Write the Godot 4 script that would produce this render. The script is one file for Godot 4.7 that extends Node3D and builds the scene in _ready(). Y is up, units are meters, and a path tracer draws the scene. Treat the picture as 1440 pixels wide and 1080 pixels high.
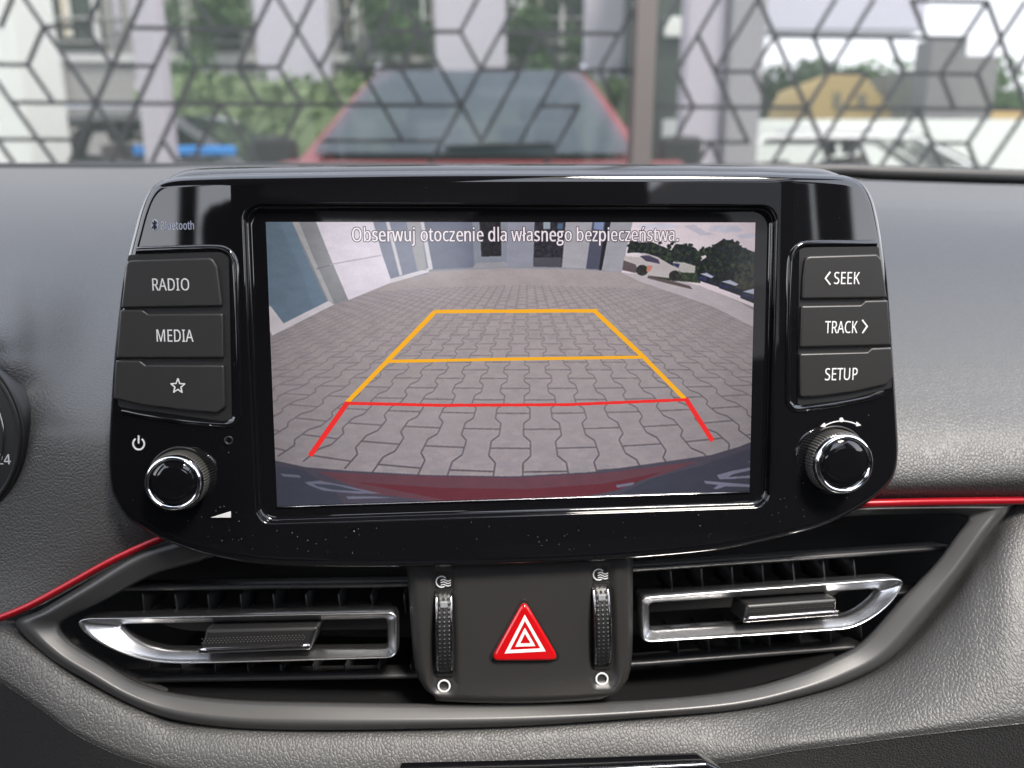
extends Node3D
# A car dashboard seen close up: a floating infotainment display with a reversing camera picture, vents and hazard panel below, a lattice glass front beyond the windscreen.

const PX := 1088.0          # focal length in photograph pixels (1440 x 1080)
const PITCH := 0.244346     # the camera looks 14 degrees down
const EXPOSURE := 4.7
const SCREEN_W := 0.177
const SCREEN_H := 0.10134
const FACE := 0.003         # height of the gloss face over the picture
var eye := Vector3(0, 0.84, 0)
var M := {}
var taken := {}
var unit_frame: Dictionary
var rng := RandomNumberGenerator.new()

# ---------------------------------------------------------------- pixels and frames
func ray(px: float, py: float) -> Vector3:
	var a := (px - 720.0) / PX
	var b := (540.0 - py) / PX
	return Vector3(a, b * cos(PITCH) - sin(PITCH), -(cos(PITCH) + b * sin(PITCH)))

func at(px: float, py: float, depth: float) -> Vector3:
	return eye + ray(px, py) * depth

func frame(o: Vector3, yaw_deg: float, lean_deg: float, roll_deg := 0.0) -> Dictionary:
	var y := deg_to_rad(yaw_deg)
	var l := deg_to_rad(lean_deg)
	var r := Vector3(cos(y), 0, -sin(y))
	var n := Vector3(sin(y), 0, cos(y)) * cos(l) + Vector3.UP * sin(l)
	var u := n.cross(r)
	var q := deg_to_rad(roll_deg)
	return {"o": o, "r": r * cos(q) + u * sin(q), "u": u * cos(q) - r * sin(q), "n": n}

func loc(f: Dictionary, px: float, py: float, h := 0.0) -> Vector2:
	var d := ray(px, py)
	var c: Vector3 = f.o + f.n * h
	var t: float = (c - eye).dot(f.n) / d.dot(f.n)
	var p: Vector3 = eye + d * t - f.o
	return Vector2(p.dot(f.r), p.dot(f.u))

func on(f: Dictionary, px: float, py: float, h := 0.0) -> Vector3:
	var v := loc(f, px, py, h)
	return f.o + f.r * v.x + f.u * v.y + f.n * h

func xform(f: Dictionary) -> Transform3D:
	return Transform3D(Basis(f.r, f.u, f.n), f.o)

func poly_on(f: Dictionary, pts: Array, h := 0.0) -> PackedVector2Array:
	var out := PackedVector2Array()
	for p in pts:
		out.append(loc(f, p[0], p[1], h))
	return out

# ---------------------------------------------------------------- outlines
func ccw(p: PackedVector2Array) -> PackedVector2Array:
	var a := 0.0
	for i in p.size():
		a += p[i].cross(p[(i + 1) % p.size()])
	if a < 0:
		p = p.duplicate()
		p.reverse()
	return p

func inset(p: PackedVector2Array, d: float) -> PackedVector2Array:
	var out := PackedVector2Array()
	var n := p.size()
	for i in n:
		var e1 := (p[i] - p[(i + n - 1) % n]).normalized()
		var e2 := (p[(i + 1) % n] - p[i]).normalized()
		var s := Vector2(-e1.y - e2.y, e1.x + e2.x)
		var k := maxf(0.55, s.length() / 2.0)
		out.append(p[i] + s.normalized() * d / k)
	return out

func rounded(p: PackedVector2Array, r, seg := 5) -> PackedVector2Array:
	var out := PackedVector2Array()
	var n := p.size()
	for i in n:
		var a := p[(i + n - 1) % n]
		var b := p[i]
		var c := p[(i + 1) % n]
		var rad: float = r[i] if r is Array else r
		var da := (a - b).normalized()
		var dc := (c - b).normalized()
		var half := acos(clampf(da.dot(dc), -0.9999, 0.9999)) / 2.0
		var t := minf(rad / tan(half), minf((a - b).length(), (c - b).length()) * 0.48)
		var s := b + da * t
		var e := b + dc * t
		for k in seg + 1:
			var w := float(k) / seg
			out.append(s.lerp(b, w).lerp(b.lerp(e, w), w))
	return out

func smooth_closed(p: PackedVector2Array, each := 6) -> PackedVector2Array:
	var out := PackedVector2Array()
	var n := p.size()
	for i in n:
		for k in each:
			out.append(p[i].cubic_interpolate(p[(i + 1) % n], p[(i + n - 1) % n], p[(i + 2) % n], float(k) / each))
	return out

func resample(p: PackedVector2Array, n: int) -> PackedVector2Array:
	var total := 0.0
	for i in p.size():
		total += p[i].distance_to(p[(i + 1) % p.size()])
	var out := PackedVector2Array()
	var i := 0
	var left := 0.0
	var gone := p[0].distance_to(p[1])
	for k in n:
		var want := total * k / n
		while left + gone < want and i < p.size() - 1:
			left += gone
			i += 1
			gone = p[i].distance_to(p[(i + 1) % p.size()])
		out.append(p[i].lerp(p[(i + 1) % p.size()], (want - left) / maxf(gone, 1e-9)))
	return out

func circle(c: Vector2, r: float, n := 40, ry := -1.0) -> PackedVector2Array:
	var out := PackedVector2Array()
	for i in n:
		var a := TAU * i / n
		out.append(c + Vector2(cos(a) * r, sin(a) * (ry if ry > 0 else r)))
	return out

func lift(p: PackedVector2Array, z: float) -> PackedVector3Array:
	var out := PackedVector3Array()
	for v in p:
		out.append(Vector3(v.x, v.y, z))
	return out

# ---------------------------------------------------------------- meshes
func start() -> SurfaceTool:
	var st := SurfaceTool.new()
	st.begin(Mesh.PRIMITIVE_TRIANGLES)
	return st

func finish(st: SurfaceTool) -> ArrayMesh:
	st.index()
	st.generate_normals()
	return st.commit()

func loft(st: SurfaceTool, rings: Array, closed := true, group := 1) -> void:
	st.set_smooth_group(group)
	var n: int = rings[0].size()
	for k in rings.size() - 1:
		var a: PackedVector3Array = rings[k]
		var b: PackedVector3Array = rings[k + 1]
		for i in (n if closed else n - 1):
			var j := (i + 1) % n
			st.add_vertex(a[i]); st.add_vertex(b[i]); st.add_vertex(b[j])
			st.add_vertex(a[i]); st.add_vertex(b[j]); st.add_vertex(a[j])

func cap(st: SurfaceTool, ring: PackedVector3Array, up := true, group := 2) -> void:
	st.set_smooth_group(group)
	var flat := PackedVector2Array()
	for v in ring:
		flat.append(Vector2(v.x, v.y))
	var t := Geometry2D.triangulate_polygon(flat)
	if t.is_empty():      # a pinched outline: a fan about the middle
		var mid := Vector3.ZERO
		for v in ring:
			mid += v / ring.size()
		ring = ring.duplicate()
		ring.append(mid)
		for i in flat.size():
			t.append_array([i, (i + 1) % flat.size(), flat.size()])
	for k in range(0, t.size(), 3):
		var a := ring[t[k]]
		var b := ring[t[k + 1]]
		var c := ring[t[k + 2]]
		var turn := (Vector2(b.x, b.y) - Vector2(a.x, a.y)).cross(Vector2(c.x, c.y) - Vector2(a.x, a.y))
		if (turn > 0) == up:
			st.add_vertex(a); st.add_vertex(c); st.add_vertex(b)
		else:
			st.add_vertex(a); st.add_vertex(b); st.add_vertex(c)

func plate(poly: PackedVector2Array, z0: float, z1: float, bevel := 0.0005, seg := 3, back := false) -> ArrayMesh:
	var st := start()
	plate_to(st, poly, z0, z1, bevel, seg, back)
	return finish(st)

func plate_to(st: SurfaceTool, poly: PackedVector2Array, z0: float, z1: float, bevel := 0.0005, seg := 3, back := false) -> void:
	var p := ccw(poly)
	var rings := [lift(p, z0), lift(p, z1 - bevel)]
	for k in range(1, seg + 1):
		var a := PI / 2 * k / seg
		rings.append(lift(inset(p, bevel * (1.0 - cos(a))), z1 - bevel + bevel * sin(a)))
	loft(st, rings)
	cap(st, rings[-1])
	if back:
		cap(st, rings[0], false)

func bend_mesh(m: ArrayMesh, f: Callable) -> ArrayMesh:
	var a := m.surface_get_arrays(0)
	var v: PackedVector3Array = a[Mesh.ARRAY_VERTEX]
	for i in v.size():
		v[i] = f.call(v[i])
	a[Mesh.ARRAY_VERTEX] = v
	var out := ArrayMesh.new()
	out.add_surface_from_arrays(Mesh.PRIMITIVE_TRIANGLES, a)
	return out

# a bar swept along a path: an ellipse rx across, ry along the normal
func tube(path: PackedVector3Array, rx: float, ry: float, up: Vector3, n := 12, ends := true) -> ArrayMesh:
	var st := start()
	var rings := []
	for i in path.size():
		var t := (path[mini(i + 1, path.size() - 1)] - path[maxi(i - 1, 0)]).normalized()
		var s := t.cross(up).normalized()
		var w := s.cross(t).normalized()
		var ring := PackedVector3Array()
		for k in n:
			var a := TAU * k / n
			ring.append(path[i] + s * cos(a) * rx + w * sin(a) * ry)
		rings.append(ring)
	if ends:
		for e in [0, path.size() - 1]:
			var c := path[e]
			var ring := PackedVector3Array()
			for k in n:
				ring.append(c)
			if e == 0:
				rings.push_front(ring)
			else:
				rings.append(ring)
	loft(st, rings)
	return finish(st)

func curve3(pts: Array, each := 8) -> PackedVector3Array:
	var out := PackedVector3Array()
	var n := pts.size()
	for i in n - 1:
		var a: Vector3 = pts[i]
		var b: Vector3 = pts[i + 1]
		var pre: Vector3 = pts[i - 1] if i > 0 else a * 2 - b
		var post: Vector3 = pts[i + 2] if i + 2 < n else b * 2 - a
		for k in each:
			out.append(a.cubic_interpolate(b, pre, post, float(k) / each))
	out.append(pts[n - 1])
	return out

# a smooth sheet through a net of points
func sheet(net: Array, each_u := 6, each_v := 8) -> Array:
	var rows := []
	for r in net:
		rows.append(curve3(r, each_u))
	var out := []
	var cols: int = rows[0].size()
	var lines := []
	for c in cols:
		var line := []
		for r in rows:
			line.append(r[c])
		lines.append(curve3(line, each_v))
	for k in lines[0].size():
		var ring := PackedVector3Array()
		for c in cols:
			ring.append(lines[c][k])
		out.append(ring)
	return out

func lathe(profile: Array, n := 64, teeth := 0, depth := 0.0) -> ArrayMesh:  # profile [r, z, toothed], about z
	var st := start()
	var rings := []
	for p in profile:
		var ring := PackedVector3Array()
		for i in n:
			var a := TAU * i / n
			var r: float = p[0]
			if teeth and p.size() > 2:
				r -= depth * (0.5 + 0.5 * cos(a * teeth))
			ring.append(Vector3(cos(a) * r, sin(a) * r, p[1]))
		rings.append(ring)
	loft(st, rings)
	return finish(st)

func box_mesh(size: Vector3, bevel := 0.01) -> ArrayMesh:
	var h := Vector2(size.x, size.y) / 2
	var p := rounded(PackedVector2Array([-h, Vector2(h.x, -h.y), h, Vector2(-h.x, h.y)]), bevel, 3)
	return plate(p, -size.z / 2, size.z / 2, bevel * 0.7, 2, true)

# ---------------------------------------------------------------- nodes
func numbered(called: String) -> String:
	taken[called] = taken.get(called, -1) + 1
	return called if taken[called] == 0 else "%s_%03d" % [called, taken[called]]

func thing(called: String, label: String, category: String, t := Transform3D(), group := "") -> Node3D:
	var o := Node3D.new()
	o.name = numbered(called)
	o.transform = t
	add_child(o)
	o.set_meta("label", label)
	o.set_meta("category", category)
	if group:
		o.set_meta("group", group)
	return o

func part(parent: Node, called: String, mesh: Mesh, mat: Material, t := Transform3D()) -> MeshInstance3D:
	var o := MeshInstance3D.new()
	o.name = called
	o.mesh = mesh
	o.material_override = mat
	o.transform = t
	parent.add_child(o, true)
	return o

func single(called: String, mesh: Mesh, mat: Material, label: String, category: String, t := Transform3D(), group := "") -> MeshInstance3D:
	var o := part(self, numbered(called), mesh, mat, t)
	o.set_meta("label", label)
	o.set_meta("category", category)
	if group:
		o.set_meta("group", group)
	return o

func structure(called: String, mesh: Mesh, mat: Material, t := Transform3D()) -> MeshInstance3D:
	var o := part(self, numbered(called), mesh, mat, t)
	o.set_meta("kind", "structure")
	return o

func world_mesh(rings: Array, o: Vector3, closed := false) -> ArrayMesh:
	var st := start()
	var moved := []
	for r in rings:
		var q := PackedVector3Array()
		for v in r:
			q.append(v - o)
		moved.append(q)
	loft(st, moved, closed)
	return finish(st)

# ---------------------------------------------------------------- materials
func mat(c: Color, rough: float, metal := 0.0, spec := 0.5) -> StandardMaterial3D:
	var m := StandardMaterial3D.new()
	m.albedo_color = c.linear_to_srgb()
	m.roughness = rough
	m.metallic = metal
	m.metallic_specular = spec
	return m

func grain(m: StandardMaterial3D, tex: Texture2D, per_metre: float, cm: float) -> StandardMaterial3D:
	m.uv1_triplanar = true
	m.uv1_triplanar_sharpness = 6.0
	m.uv1_scale = Vector3.ONE * per_metre
	m.heightmap_enabled = true
	m.heightmap_texture = tex
	m.heightmap_scale = cm
	return m

func noise_tex(kind: int, freq: float, size := 512, seed_ := 3, cell := -1) -> NoiseTexture2D:
	var n := FastNoiseLite.new()
	n.noise_type = kind
	n.frequency = freq
	n.seed = seed_
	if cell >= 0:
		n.cellular_return_type = cell
		n.cellular_jitter = 1.0
		n.fractal_type = FastNoiseLite.FRACTAL_NONE
		n.domain_warp_enabled = true
		n.domain_warp_amplitude = 12.0
		n.domain_warp_frequency = 0.03
	var t := NoiseTexture2D.new()
	t.width = size
	t.height = size
	t.seamless = true
	t.noise = n
	if cell >= 0:      # flat pebbles parted by narrow creases
		var ramp := Gradient.new()
		ramp.offsets = PackedFloat32Array([0.0, 0.12, 0.30, 0.55, 1.0])
		ramp.colors = PackedColorArray([Color(0, 0, 0), Color(0.35, 0.35, 0.35), Color(0.78, 0.78, 0.78), Color(0.95, 0.95, 0.95), Color(1, 1, 1)])
		t.color_ramp = ramp
	return t

func glass(alpha: float, tint: Color, spec := 0.5) -> StandardMaterial3D:
	var m := mat(tint, 0.0, 0.0, spec)
	m.transparency = BaseMaterial3D.TRANSPARENCY_ALPHA
	m.albedo_color.a = alpha
	return m

func materials() -> void:
	var cells := noise_tex(FastNoiseLite.TYPE_CELLULAR, 0.045, 512, 5, FastNoiseLite.RETURN_DISTANCE2_SUB)
	var fine := noise_tex(FastNoiseLite.TYPE_SIMPLEX, 0.09, 512, 9)
	M.pad = grain(mat(Color(0.053, 0.0525, 0.052), 0.46), cells, 31.0, 0.015)
	M.pad_low = grain(mat(Color(0.053, 0.0525, 0.052), 0.46), cells, 33.0, 0.015)
	M.trim = grain(mat(Color(0.042, 0.0415, 0.0415), 0.36), fine, 60.0, 0.0012)
	M.panel = grain(mat(Color(0.019, 0.018, 0.0175), 0.42), fine, 60.0, 0.001)
	M.key = grain(mat(Color(0.0165, 0.016, 0.0155), 0.40), fine, 60.0, 0.001)
	M.gloss = mat(Color(0.004, 0.004, 0.005), 0.03, 0.0, 0.6)
	M.shell = mat(Color(0.008, 0.009, 0.011), 0.16)
	M.vent_black = mat(Color(0.008, 0.008, 0.0085), 0.4)
	M.slat = mat(Color(0.028, 0.028, 0.029), 0.36)
	M.cavity = mat(Color(0.012, 0.012, 0.012), 0.7)
	M.satin = mat(Color(0.74, 0.74, 0.75), 0.27, 1.0)
	M.chrome = mat(Color(0.80, 0.80, 0.81), 0.10, 1.0)
	M.dark_chrome = mat(Color(0.45, 0.43, 0.43), 0.16, 1.0)
	M.red_trim = mat(Color(0.30, 0.006, 0.012), 0.22, 0.35)
	M.red_button = mat(Color(0.40, 0.003, 0.005), 0.16)
	M.red_button.clearcoat_enabled = true
	M.red_button.clearcoat_roughness = 0.05
	M.print = mat(Color(0.58, 0.585, 0.59), 0.5)
	M.print_dim = mat(Color(0.30, 0.33, 0.42), 0.5)
	M.marker = mat(Color(0.20, 0.21, 0.22), 0.4)
	M.rubber = mat(Color(0.010, 0.010, 0.0105), 0.42)
	M.grip = mat(Color(0.05, 0.047, 0.043), 0.45)
	M.dust = mat(Color(0.34, 0.34, 0.33), 0.9)
	M.seal = mat(Color(0.006, 0.006, 0.006), 0.5)
	M.screen_glass = glass(0.04, Color(0.9, 0.9, 0.9))

# ---------------------------------------------------------------- the picture on the screen
class Painter:
	var img: Image
	var to: Callable
	func poly(pts: Array, c: Color) -> void:
		var q := PackedVector2Array()
		for p in pts:
			q.append(to.call(p[0], p[1]))
		fill(q, c)
	func fill(q: PackedVector2Array, c: Color) -> void:
		var lo := 1e9
		var hi := -1e9
		for p in q:
			lo = minf(lo, p.y)
			hi = maxf(hi, p.y)
		for y in range(maxi(0, floori(lo)), mini(img.get_height() - 1, ceili(hi)) + 1):
			var xs := []
			var yy := y + 0.5
			for i in q.size():
				var a := q[i]
				var b := q[(i + 1) % q.size()]
				if (a.y <= yy) != (b.y <= yy):
					xs.append(a.x + (yy - a.y) / (b.y - a.y) * (b.x - a.x))
			xs.sort()
			for k in range(0, xs.size() - 1, 2):
				var x0 := maxi(0, roundi(xs[k]))
				var x1 := mini(img.get_width(), roundi(xs[k + 1]))
				if x1 > x0:
					img.fill_rect(Rect2i(x0, y, x1 - x0, 1), c)
	func stroke(a: Vector2, b: Vector2, w: float, c: Color) -> void:
		var p: Vector2 = to.call(a.x, a.y)
		var q: Vector2 = to.call(b.x, b.y)
		var s := (q - p).normalized().orthogonal() * w
		fill(PackedVector2Array([p + s, q + s, q - s, p - s]), c)

func tone(r: int, g: int, b: int) -> Color:
	return Color(r / 255.0, g / 255.0, b / 255.0)

func font() -> SystemFont:
	var f := SystemFont.new()
	f.font_names = PackedStringArray(["Droid Sans"])
	return f

func text_mesh(s: String, depth := 0.0) -> TextMesh:
	var t := TextMesh.new()
	t.text = s
	t.font = font()
	t.font_size = 48
	t.pixel_size = 0.01
	t.depth = depth
	t.curve_step = 1.0
	return t

func screen_picture() -> ImageTexture:
	var w := 1376
	var h := 788
	var p := Painter.new()
	p.img = Image.create(w, h, false, Image.FORMAT_RGB8)
	p.to = func(px, py):
		var v := loc(unit_frame, px, py)
		return Vector2((v.x / SCREEN_W + 0.5) * w, (0.5 - v.y / SCREEN_H) * h)
	p.img.fill(tone(162, 152, 155))
	# paving: tone bands, then joints
	for k in 34:
		var y0 := 380.0 + k * 9.0
		var f := k / 33.0
		p.poly([[360, y0], [1080, y0], [1080, y0 + 10], [360, y0 + 10]], tone(166, 155, 156).lerp(tone(151, 144, 150), f * f))
	var noise := FastNoiseLite.new()
	noise.seed = 4
	noise.frequency = 0.013
	for k in 2600:
		var x := rng.randf_range(370, 1070)
		var y := rng.randf_range(390, 680)
		var v := noise.get_noise_2d(x, y * 2.0) * 6.0 + rng.randf_range(-2, 2)
		var s := 2.0 + (y - 380) / 60.0
		p.poly([[x, y], [x + s * 2, y], [x + s * 2, y + s * 0.7], [x, y + s * 0.7]], tone(int(160 + v), int(150 + v), int(153 + v)))
	var ground := func(gx: float, gz: float) -> Vector2:
		var k := 1.0 / gz
		var x := 741.0 + gx * 53.0 * k
		var y := 338.0 + 332.0 * k
		var e := (x - 741.0) / 340.0
		x = 741.0 + 340.0 * e * (1.0 - 0.05 * e * e)
		return Vector2(x, y + (34.0 - 62.0 * k) * e * e)
	for c in range(-34, 35):
		var z := 0.98
		var side := 1.0 if posmod(c, 2) else -1.0
		while z < 5.2:
			var dz := 0.036
			var l := 0.079
			var shade := clampf((z - 1.0) / 4.2, 0, 1)
			var joint := tone(94, 87, 93).lerp(tone(149, 141, 145), pow(shade, 0.45))
			if c < -5 or c > 7:
				joint = joint.lerp(tone(148, 140, 146), clampf((absf(c - 1.0) - 5.0) / 12.0, 0.0, 0.8))
			var wd := clampf(2.3 / z, 0.8, 2.2)
			var gx := c + 0.11 * side
			var g2 := c - 0.11 * side
			p.stroke(ground.call(gx, z), ground.call(gx, z + l), wd, joint)
			p.stroke(ground.call(gx, z + l), ground.call(g2, z + l + dz), wd, joint)
			# the cross joint in the middle of the wide stretch
			if side < 0:
				p.stroke(ground.call(gx, z + l * 0.5), ground.call(c + 1 + 0.11, z + l * 0.5), wd, joint)
			z += l + dz
			side = -side
	# buildings behind, sky and trees
	p.poly([[360, 300], [880, 300], [875, 383], [800, 378], [700, 377], [600, 382], [560, 392], [520, 405], [470, 425], [430, 440], [386, 466], [360, 480]], tone(138, 140, 150))
	p.poly([[372, 306], [408, 306], [430, 360], [460, 424], [399, 454], [380, 430], [372, 400]], tone(112, 131, 150))
	p.poly([[372, 306], [390, 306], [425, 385], [440, 432], [399, 454], [380, 430]], tone(107, 125, 143))
	p.poly([[376, 430], [381, 431], [399, 455], [462, 423], [470, 428], [383, 472], [378, 462]], tone(214, 206, 212))
	p.poly([[408, 306], [418, 306], [440, 360], [470, 426], [462, 424], [436, 366]], tone(178, 176, 178))
	p.poly([[418, 306], [442, 306], [464, 360], [490, 422], [470, 427], [441, 362]], tone(142, 142, 146))
	p.stroke(Vector2(445, 378), Vector2(464, 373), 1.5, tone(118, 116, 122))
	p.poly([[442, 306], [523, 306], [538, 360], [551, 397], [490, 422], [466, 366]], tone(226, 216, 228))
	p.stroke(Vector2(464, 372), Vector2(536, 359), 1.4, tone(176, 166, 176))
	p.poly([[523, 306], [590, 306], [602, 385], [551, 396], [537, 356]], tone(124, 128, 146))
	p.poly([[541, 306], [546, 306], [566, 386], [562, 388]], tone(205, 200, 206))
	p.poly([[546, 393], [603, 377], [603, 383], [550, 398]], tone(212, 206, 212))
	p.poly([[570, 306], [590, 306], [600, 380], [587, 380]], tone(160, 158, 162))
	p.poly([[590, 306], [595, 306], [609, 378], [603, 380]], tone(206, 202, 208))
	p.poly([[595, 306], [664, 306], [667, 376], [609, 379]], tone(106, 110, 128))
	p.poly([[664, 306], [674, 306], [676, 362], [704, 362], [706, 306], [716, 306], [714, 376], [667, 376]], tone(130, 134, 146))
	p.poly([[674, 306], [704, 306], [705, 360], [677, 361]], tone(34, 32, 36))
	p.poly([[670, 370], [710, 368], [716, 376], [664, 377]], tone(150, 148, 154))
	p.poly([[714, 306], [752, 306], [750, 374], [712, 374]], tone(142, 142, 156))
	p.poly([[752, 306], [796, 306], [790, 376], [750, 375]], tone(44, 42, 50))
	p.poly([[764, 312], [774, 312], [774, 322], [764, 322]], tone(150, 160, 170))
	p.poly([[784, 314], [792, 314], [791, 322], [784, 322]], tone(78, 100, 130))
	p.poly([[750, 362], [790, 362], [790, 376], [750, 375]], tone(78, 76, 84))
	p.poly([[796, 306], [834, 306], [824, 378], [790, 376]], tone(166, 162, 170))
	p.poly([[834, 306], [852, 306], [844, 379], [824, 378]], tone(78, 80, 98))
	p.poly([[836, 306], [850, 306], [848, 324], [835, 322]], tone(128, 142, 178))
	p.poly([[852, 306], [860, 306], [848, 380], [842, 380]], tone(32, 32, 38))
	p.poly([[860, 306], [893, 306], [874, 383], [846, 380]], tone(160, 158, 166))
	p.poly([[891, 306], [1080, 306], [1080, 440], [1000, 408], [930, 391], [874, 383]], tone(232, 216, 224))
	p.poly([[962, 318], [975, 315], [992, 326], [1008, 330], [985, 331]], tone(206, 200, 214))
	p.poly([[874, 383], [930, 388], [985, 402], [1040, 425], [1080, 448], [1080, 470], [1000, 430], [900, 396]], tone(190, 180, 186))
	p.poly([[886, 338], [900, 341], [916, 340], [930, 346], [944, 352], [950, 343], [962, 344], [978, 349], [986, 358], [984, 396], [940, 392], [876, 380]], tone(36, 42, 40))
	p.poly([[880, 356], [940, 362], [985, 374], [985, 398], [940, 394], [876, 380]], tone(54, 64, 50))
	p.poly([[978, 372], [996, 360], [1002, 346], [1016, 337], [1030, 338], [1044, 348], [1064, 356], [1080, 354], [1080, 430], [1030, 410], [982, 394]], tone(27, 33, 32))
	p.poly([[1036, 372], [1064, 362], [1080, 372], [1080, 428], [1028, 406]], tone(58, 58, 48))
	for k in 420:      # leaf clumps breaking up the edges and the mass of the trees
		var tx := rng.randf_range(884, 1078)
		var top_y := 343.0 + 3.0 * sin(tx * 0.25) if tx < 950 else (348.0 + 5.0 * sin(tx * 0.2) if tx < 990 else (338.0 + 0.016 * pow(tx - 1022, 2) if tx < 1055 else 355.0))
		var ty := top_y + 46.0 * pow(rng.randf(), 1.6)
		if ty > 376.0 + maxf(0.0, tx - 960) * 0.32:
			continue
		var lr := rng.randf_range(1.2, 4.2)
		var blob := []
		for q in 7:
			blob.append([tx + lr * cos(TAU * q / 7) * rng.randf_range(0.6, 1.3), ty + lr * 0.8 * sin(TAU * q / 7) * rng.randf_range(0.6, 1.3)])
		p.poly(blob, [tone(26, 33, 30), tone(38, 48, 40), tone(52, 64, 46), tone(33, 44, 48)][k % 4])
	for q in [[925, 318, 30, 5], [1020, 322, 26, 6], [1050, 332, 16, 4]]:
		var cl := []
		for k in 16:
			cl.append([q[0] + q[2] * cos(TAU * k / 16) * rng.randf_range(0.8, 1.1), q[1] + q[3] * sin(TAU * k / 16) * rng.randf_range(0.7, 1.1)])
		p.poly(cl, tone(212, 208, 224))
	p.poly([[880, 357], [892, 355], [908, 356], [924, 361], [936, 368], [950, 376], [957, 384], [956, 391], [940, 391], [900, 386], [876, 377]], tone(190, 180, 182))
	p.poly([[900, 360], [912, 359], [926, 365], [928, 371], [908, 367]], tone(72, 66, 88))
	p.poly([[880, 356], [894, 355], [904, 358], [898, 362], [880, 360]], tone(222, 210, 216))
	p.poly([[877, 366], [894, 372], [898, 384], [875, 380]], tone(96, 84, 88))
	p.poly([[946, 368], [962, 369], [978, 374], [977, 384], [958, 383], [948, 376]], tone(186, 180, 178))
	p.poly([[947, 370], [956, 371], [954, 377], [948, 374]], tone(50, 56, 90))
	for q in [[903, 380, 8.5], [949, 388, 8.5]]:
		var ring := []
		for k in 14:
			ring.append([q[0] + q[2] * cos(TAU * k / 14), q[1] + q[2] * 0.9 * sin(TAU * k / 14)])
		p.poly(ring, tone(46, 48, 44))
	p.poly([[912, 388], [945, 395], [970, 402], [974, 407], [940, 399], [910, 391]], tone(96, 84, 84))
	p.poly([[910, 373], [918, 374], [914, 382], [909, 382]], tone(196, 128, 112))
	for q in [[984, 388, 20], [1014, 399, 25], [1044, 413, 32]]:
		var x: float = q[0]
		var y: float = q[1]
		var s: float = q[2]
		p.poly([[x - 2, y - 2], [x + s * 1.5, y + s * 0.4], [x + s * 1.7, y + s * 0.9], [x - 3, y + 6]], tone(32, 36, 48))
		p.poly([[x, y - 3], [x + s * 0.5, y - s * 0.22], [x + s, y + 1], [x + s * 0.8, y + 3]], tone(184, 186, 208))
		p.poly([[x - 2, y], [x + s * 0.55, y + 3], [x + s * 0.5, y + 7], [x - 2, y + 5]], tone(44, 48, 84))
	# the car's own bumper along the bottom
	p.poly([[360, 640], [388, 648], [430, 657], [490, 662], [600, 668], [720, 670], [830, 664], [930, 650], [1000, 640], [1040, 628], [1080, 612], [1080, 720], [360, 730]], tone(78, 74, 88))
	p.poly([[372, 652], [430, 662], [470, 690], [490, 720], [360, 730]], tone(66, 70, 84))
	p.poly([[1080, 622], [1040, 636], [985, 655], [920, 672], [860, 700], [840, 720], [1080, 710]], tone(64, 66, 80))
	p.poly([[446, 663], [560, 668], [720, 672], [850, 665], [985, 648], [930, 668], [850, 690], [760, 706], [620, 706], [520, 694]], tone(104, 66, 76))
	p.poly([[500, 678], [620, 686], [740, 688], [850, 680], [930, 664], [866, 690], [780, 706], [640, 706]], tone(104, 46, 56))
	for q in [[[428, 678], [450, 676], [490, 684], [536, 694], [500, 694], [455, 690], [434, 682]], [[486, 698], [520, 698], [560, 700], [490, 702]], [[394, 666], [420, 668], [424, 672], [398, 670]], [[866, 682], [892, 678], [890, 682], [868, 686]]]:
		p.poly(q, tone(116, 116, 136))
	p.poly([[440, 680], [470, 682], [510, 691], [470, 689], [446, 684]], tone(70, 74, 90))
	for q in [[[1008, 668], [1030, 662], [1062, 656], [1062, 660], [1030, 667], [1024, 671], [1062, 668], [1062, 672], [1012, 674]], [[990, 676], [1062, 682], [1062, 685], [1020, 684], [1008, 688], [1003, 687], [1010, 682], [992, 680]], [[1050, 650], [1062, 647], [1062, 650]]]:
		p.poly(q, tone(132, 130, 152))
	p.img.resize(w * 36 / 100, h * 36 / 100, Image.INTERPOLATE_LANCZOS)
	# sensor noise, leaf mottle in the dark parts and the corner fall-off of the reversing camera's own picture
	var nw := p.img.get_width()
	var nh := p.img.get_height()
	noise.frequency = 0.16
	for yy in nh:
		for xx in nw:
			var c := p.img.get_pixel(xx, yy)
			var u := (float(xx) / nw - 0.5) * 2.0
			var v := (float(yy) / nh - 0.5) * 2.0
			var lum := c.get_luminance()
			var k := 1.0 - 0.17 * pow(absf(u), 3.0) - 0.05 * v * v * absf(u) + rng.randf_range(-0.018, 0.018)
			if lum < 0.24 and yy < nh * 0.36:
				k += noise.get_noise_2d(xx, yy) * 0.55
			else:
				k += noise.get_noise_2d(xx * 0.25, yy * 0.5) * 0.045
			p.img.set_pixel(xx, yy, Color(c.r * k, c.g * k, c.b * k))
	p.img.resize(w, h, Image.INTERPOLATE_CUBIC)
	# guide lines
	var yellow := tone(250, 178, 30)
	var red := tone(238, 44, 40)
	for s in [[488, 566, 612, 438, 6.2], [612, 438, 840, 437, 4.9], [836, 437, 905, 502, 6.2], [905, 502, 964, 562, 6.2], [546, 508, 902, 502, 4.4]]:
		p.stroke(Vector2(s[0], s[1]), Vector2(s[2], s[3]), s[4], yellow)
	for s in [[436, 641, 488, 567, 7.0], [485, 567, 620, 570, 4.4], [620, 570, 800, 569, 4.4], [800, 569, 966, 562, 4.4], [964, 560, 1002, 620, 7.0]]:
		p.stroke(Vector2(s[0], s[1]), Vector2(s[2], s[3]), s[4], red)
	# caption, white with a dark edge
	var tm := text_mesh("Obserwuj otoczenie dla własnego bezpieczeństwa.")
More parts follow.
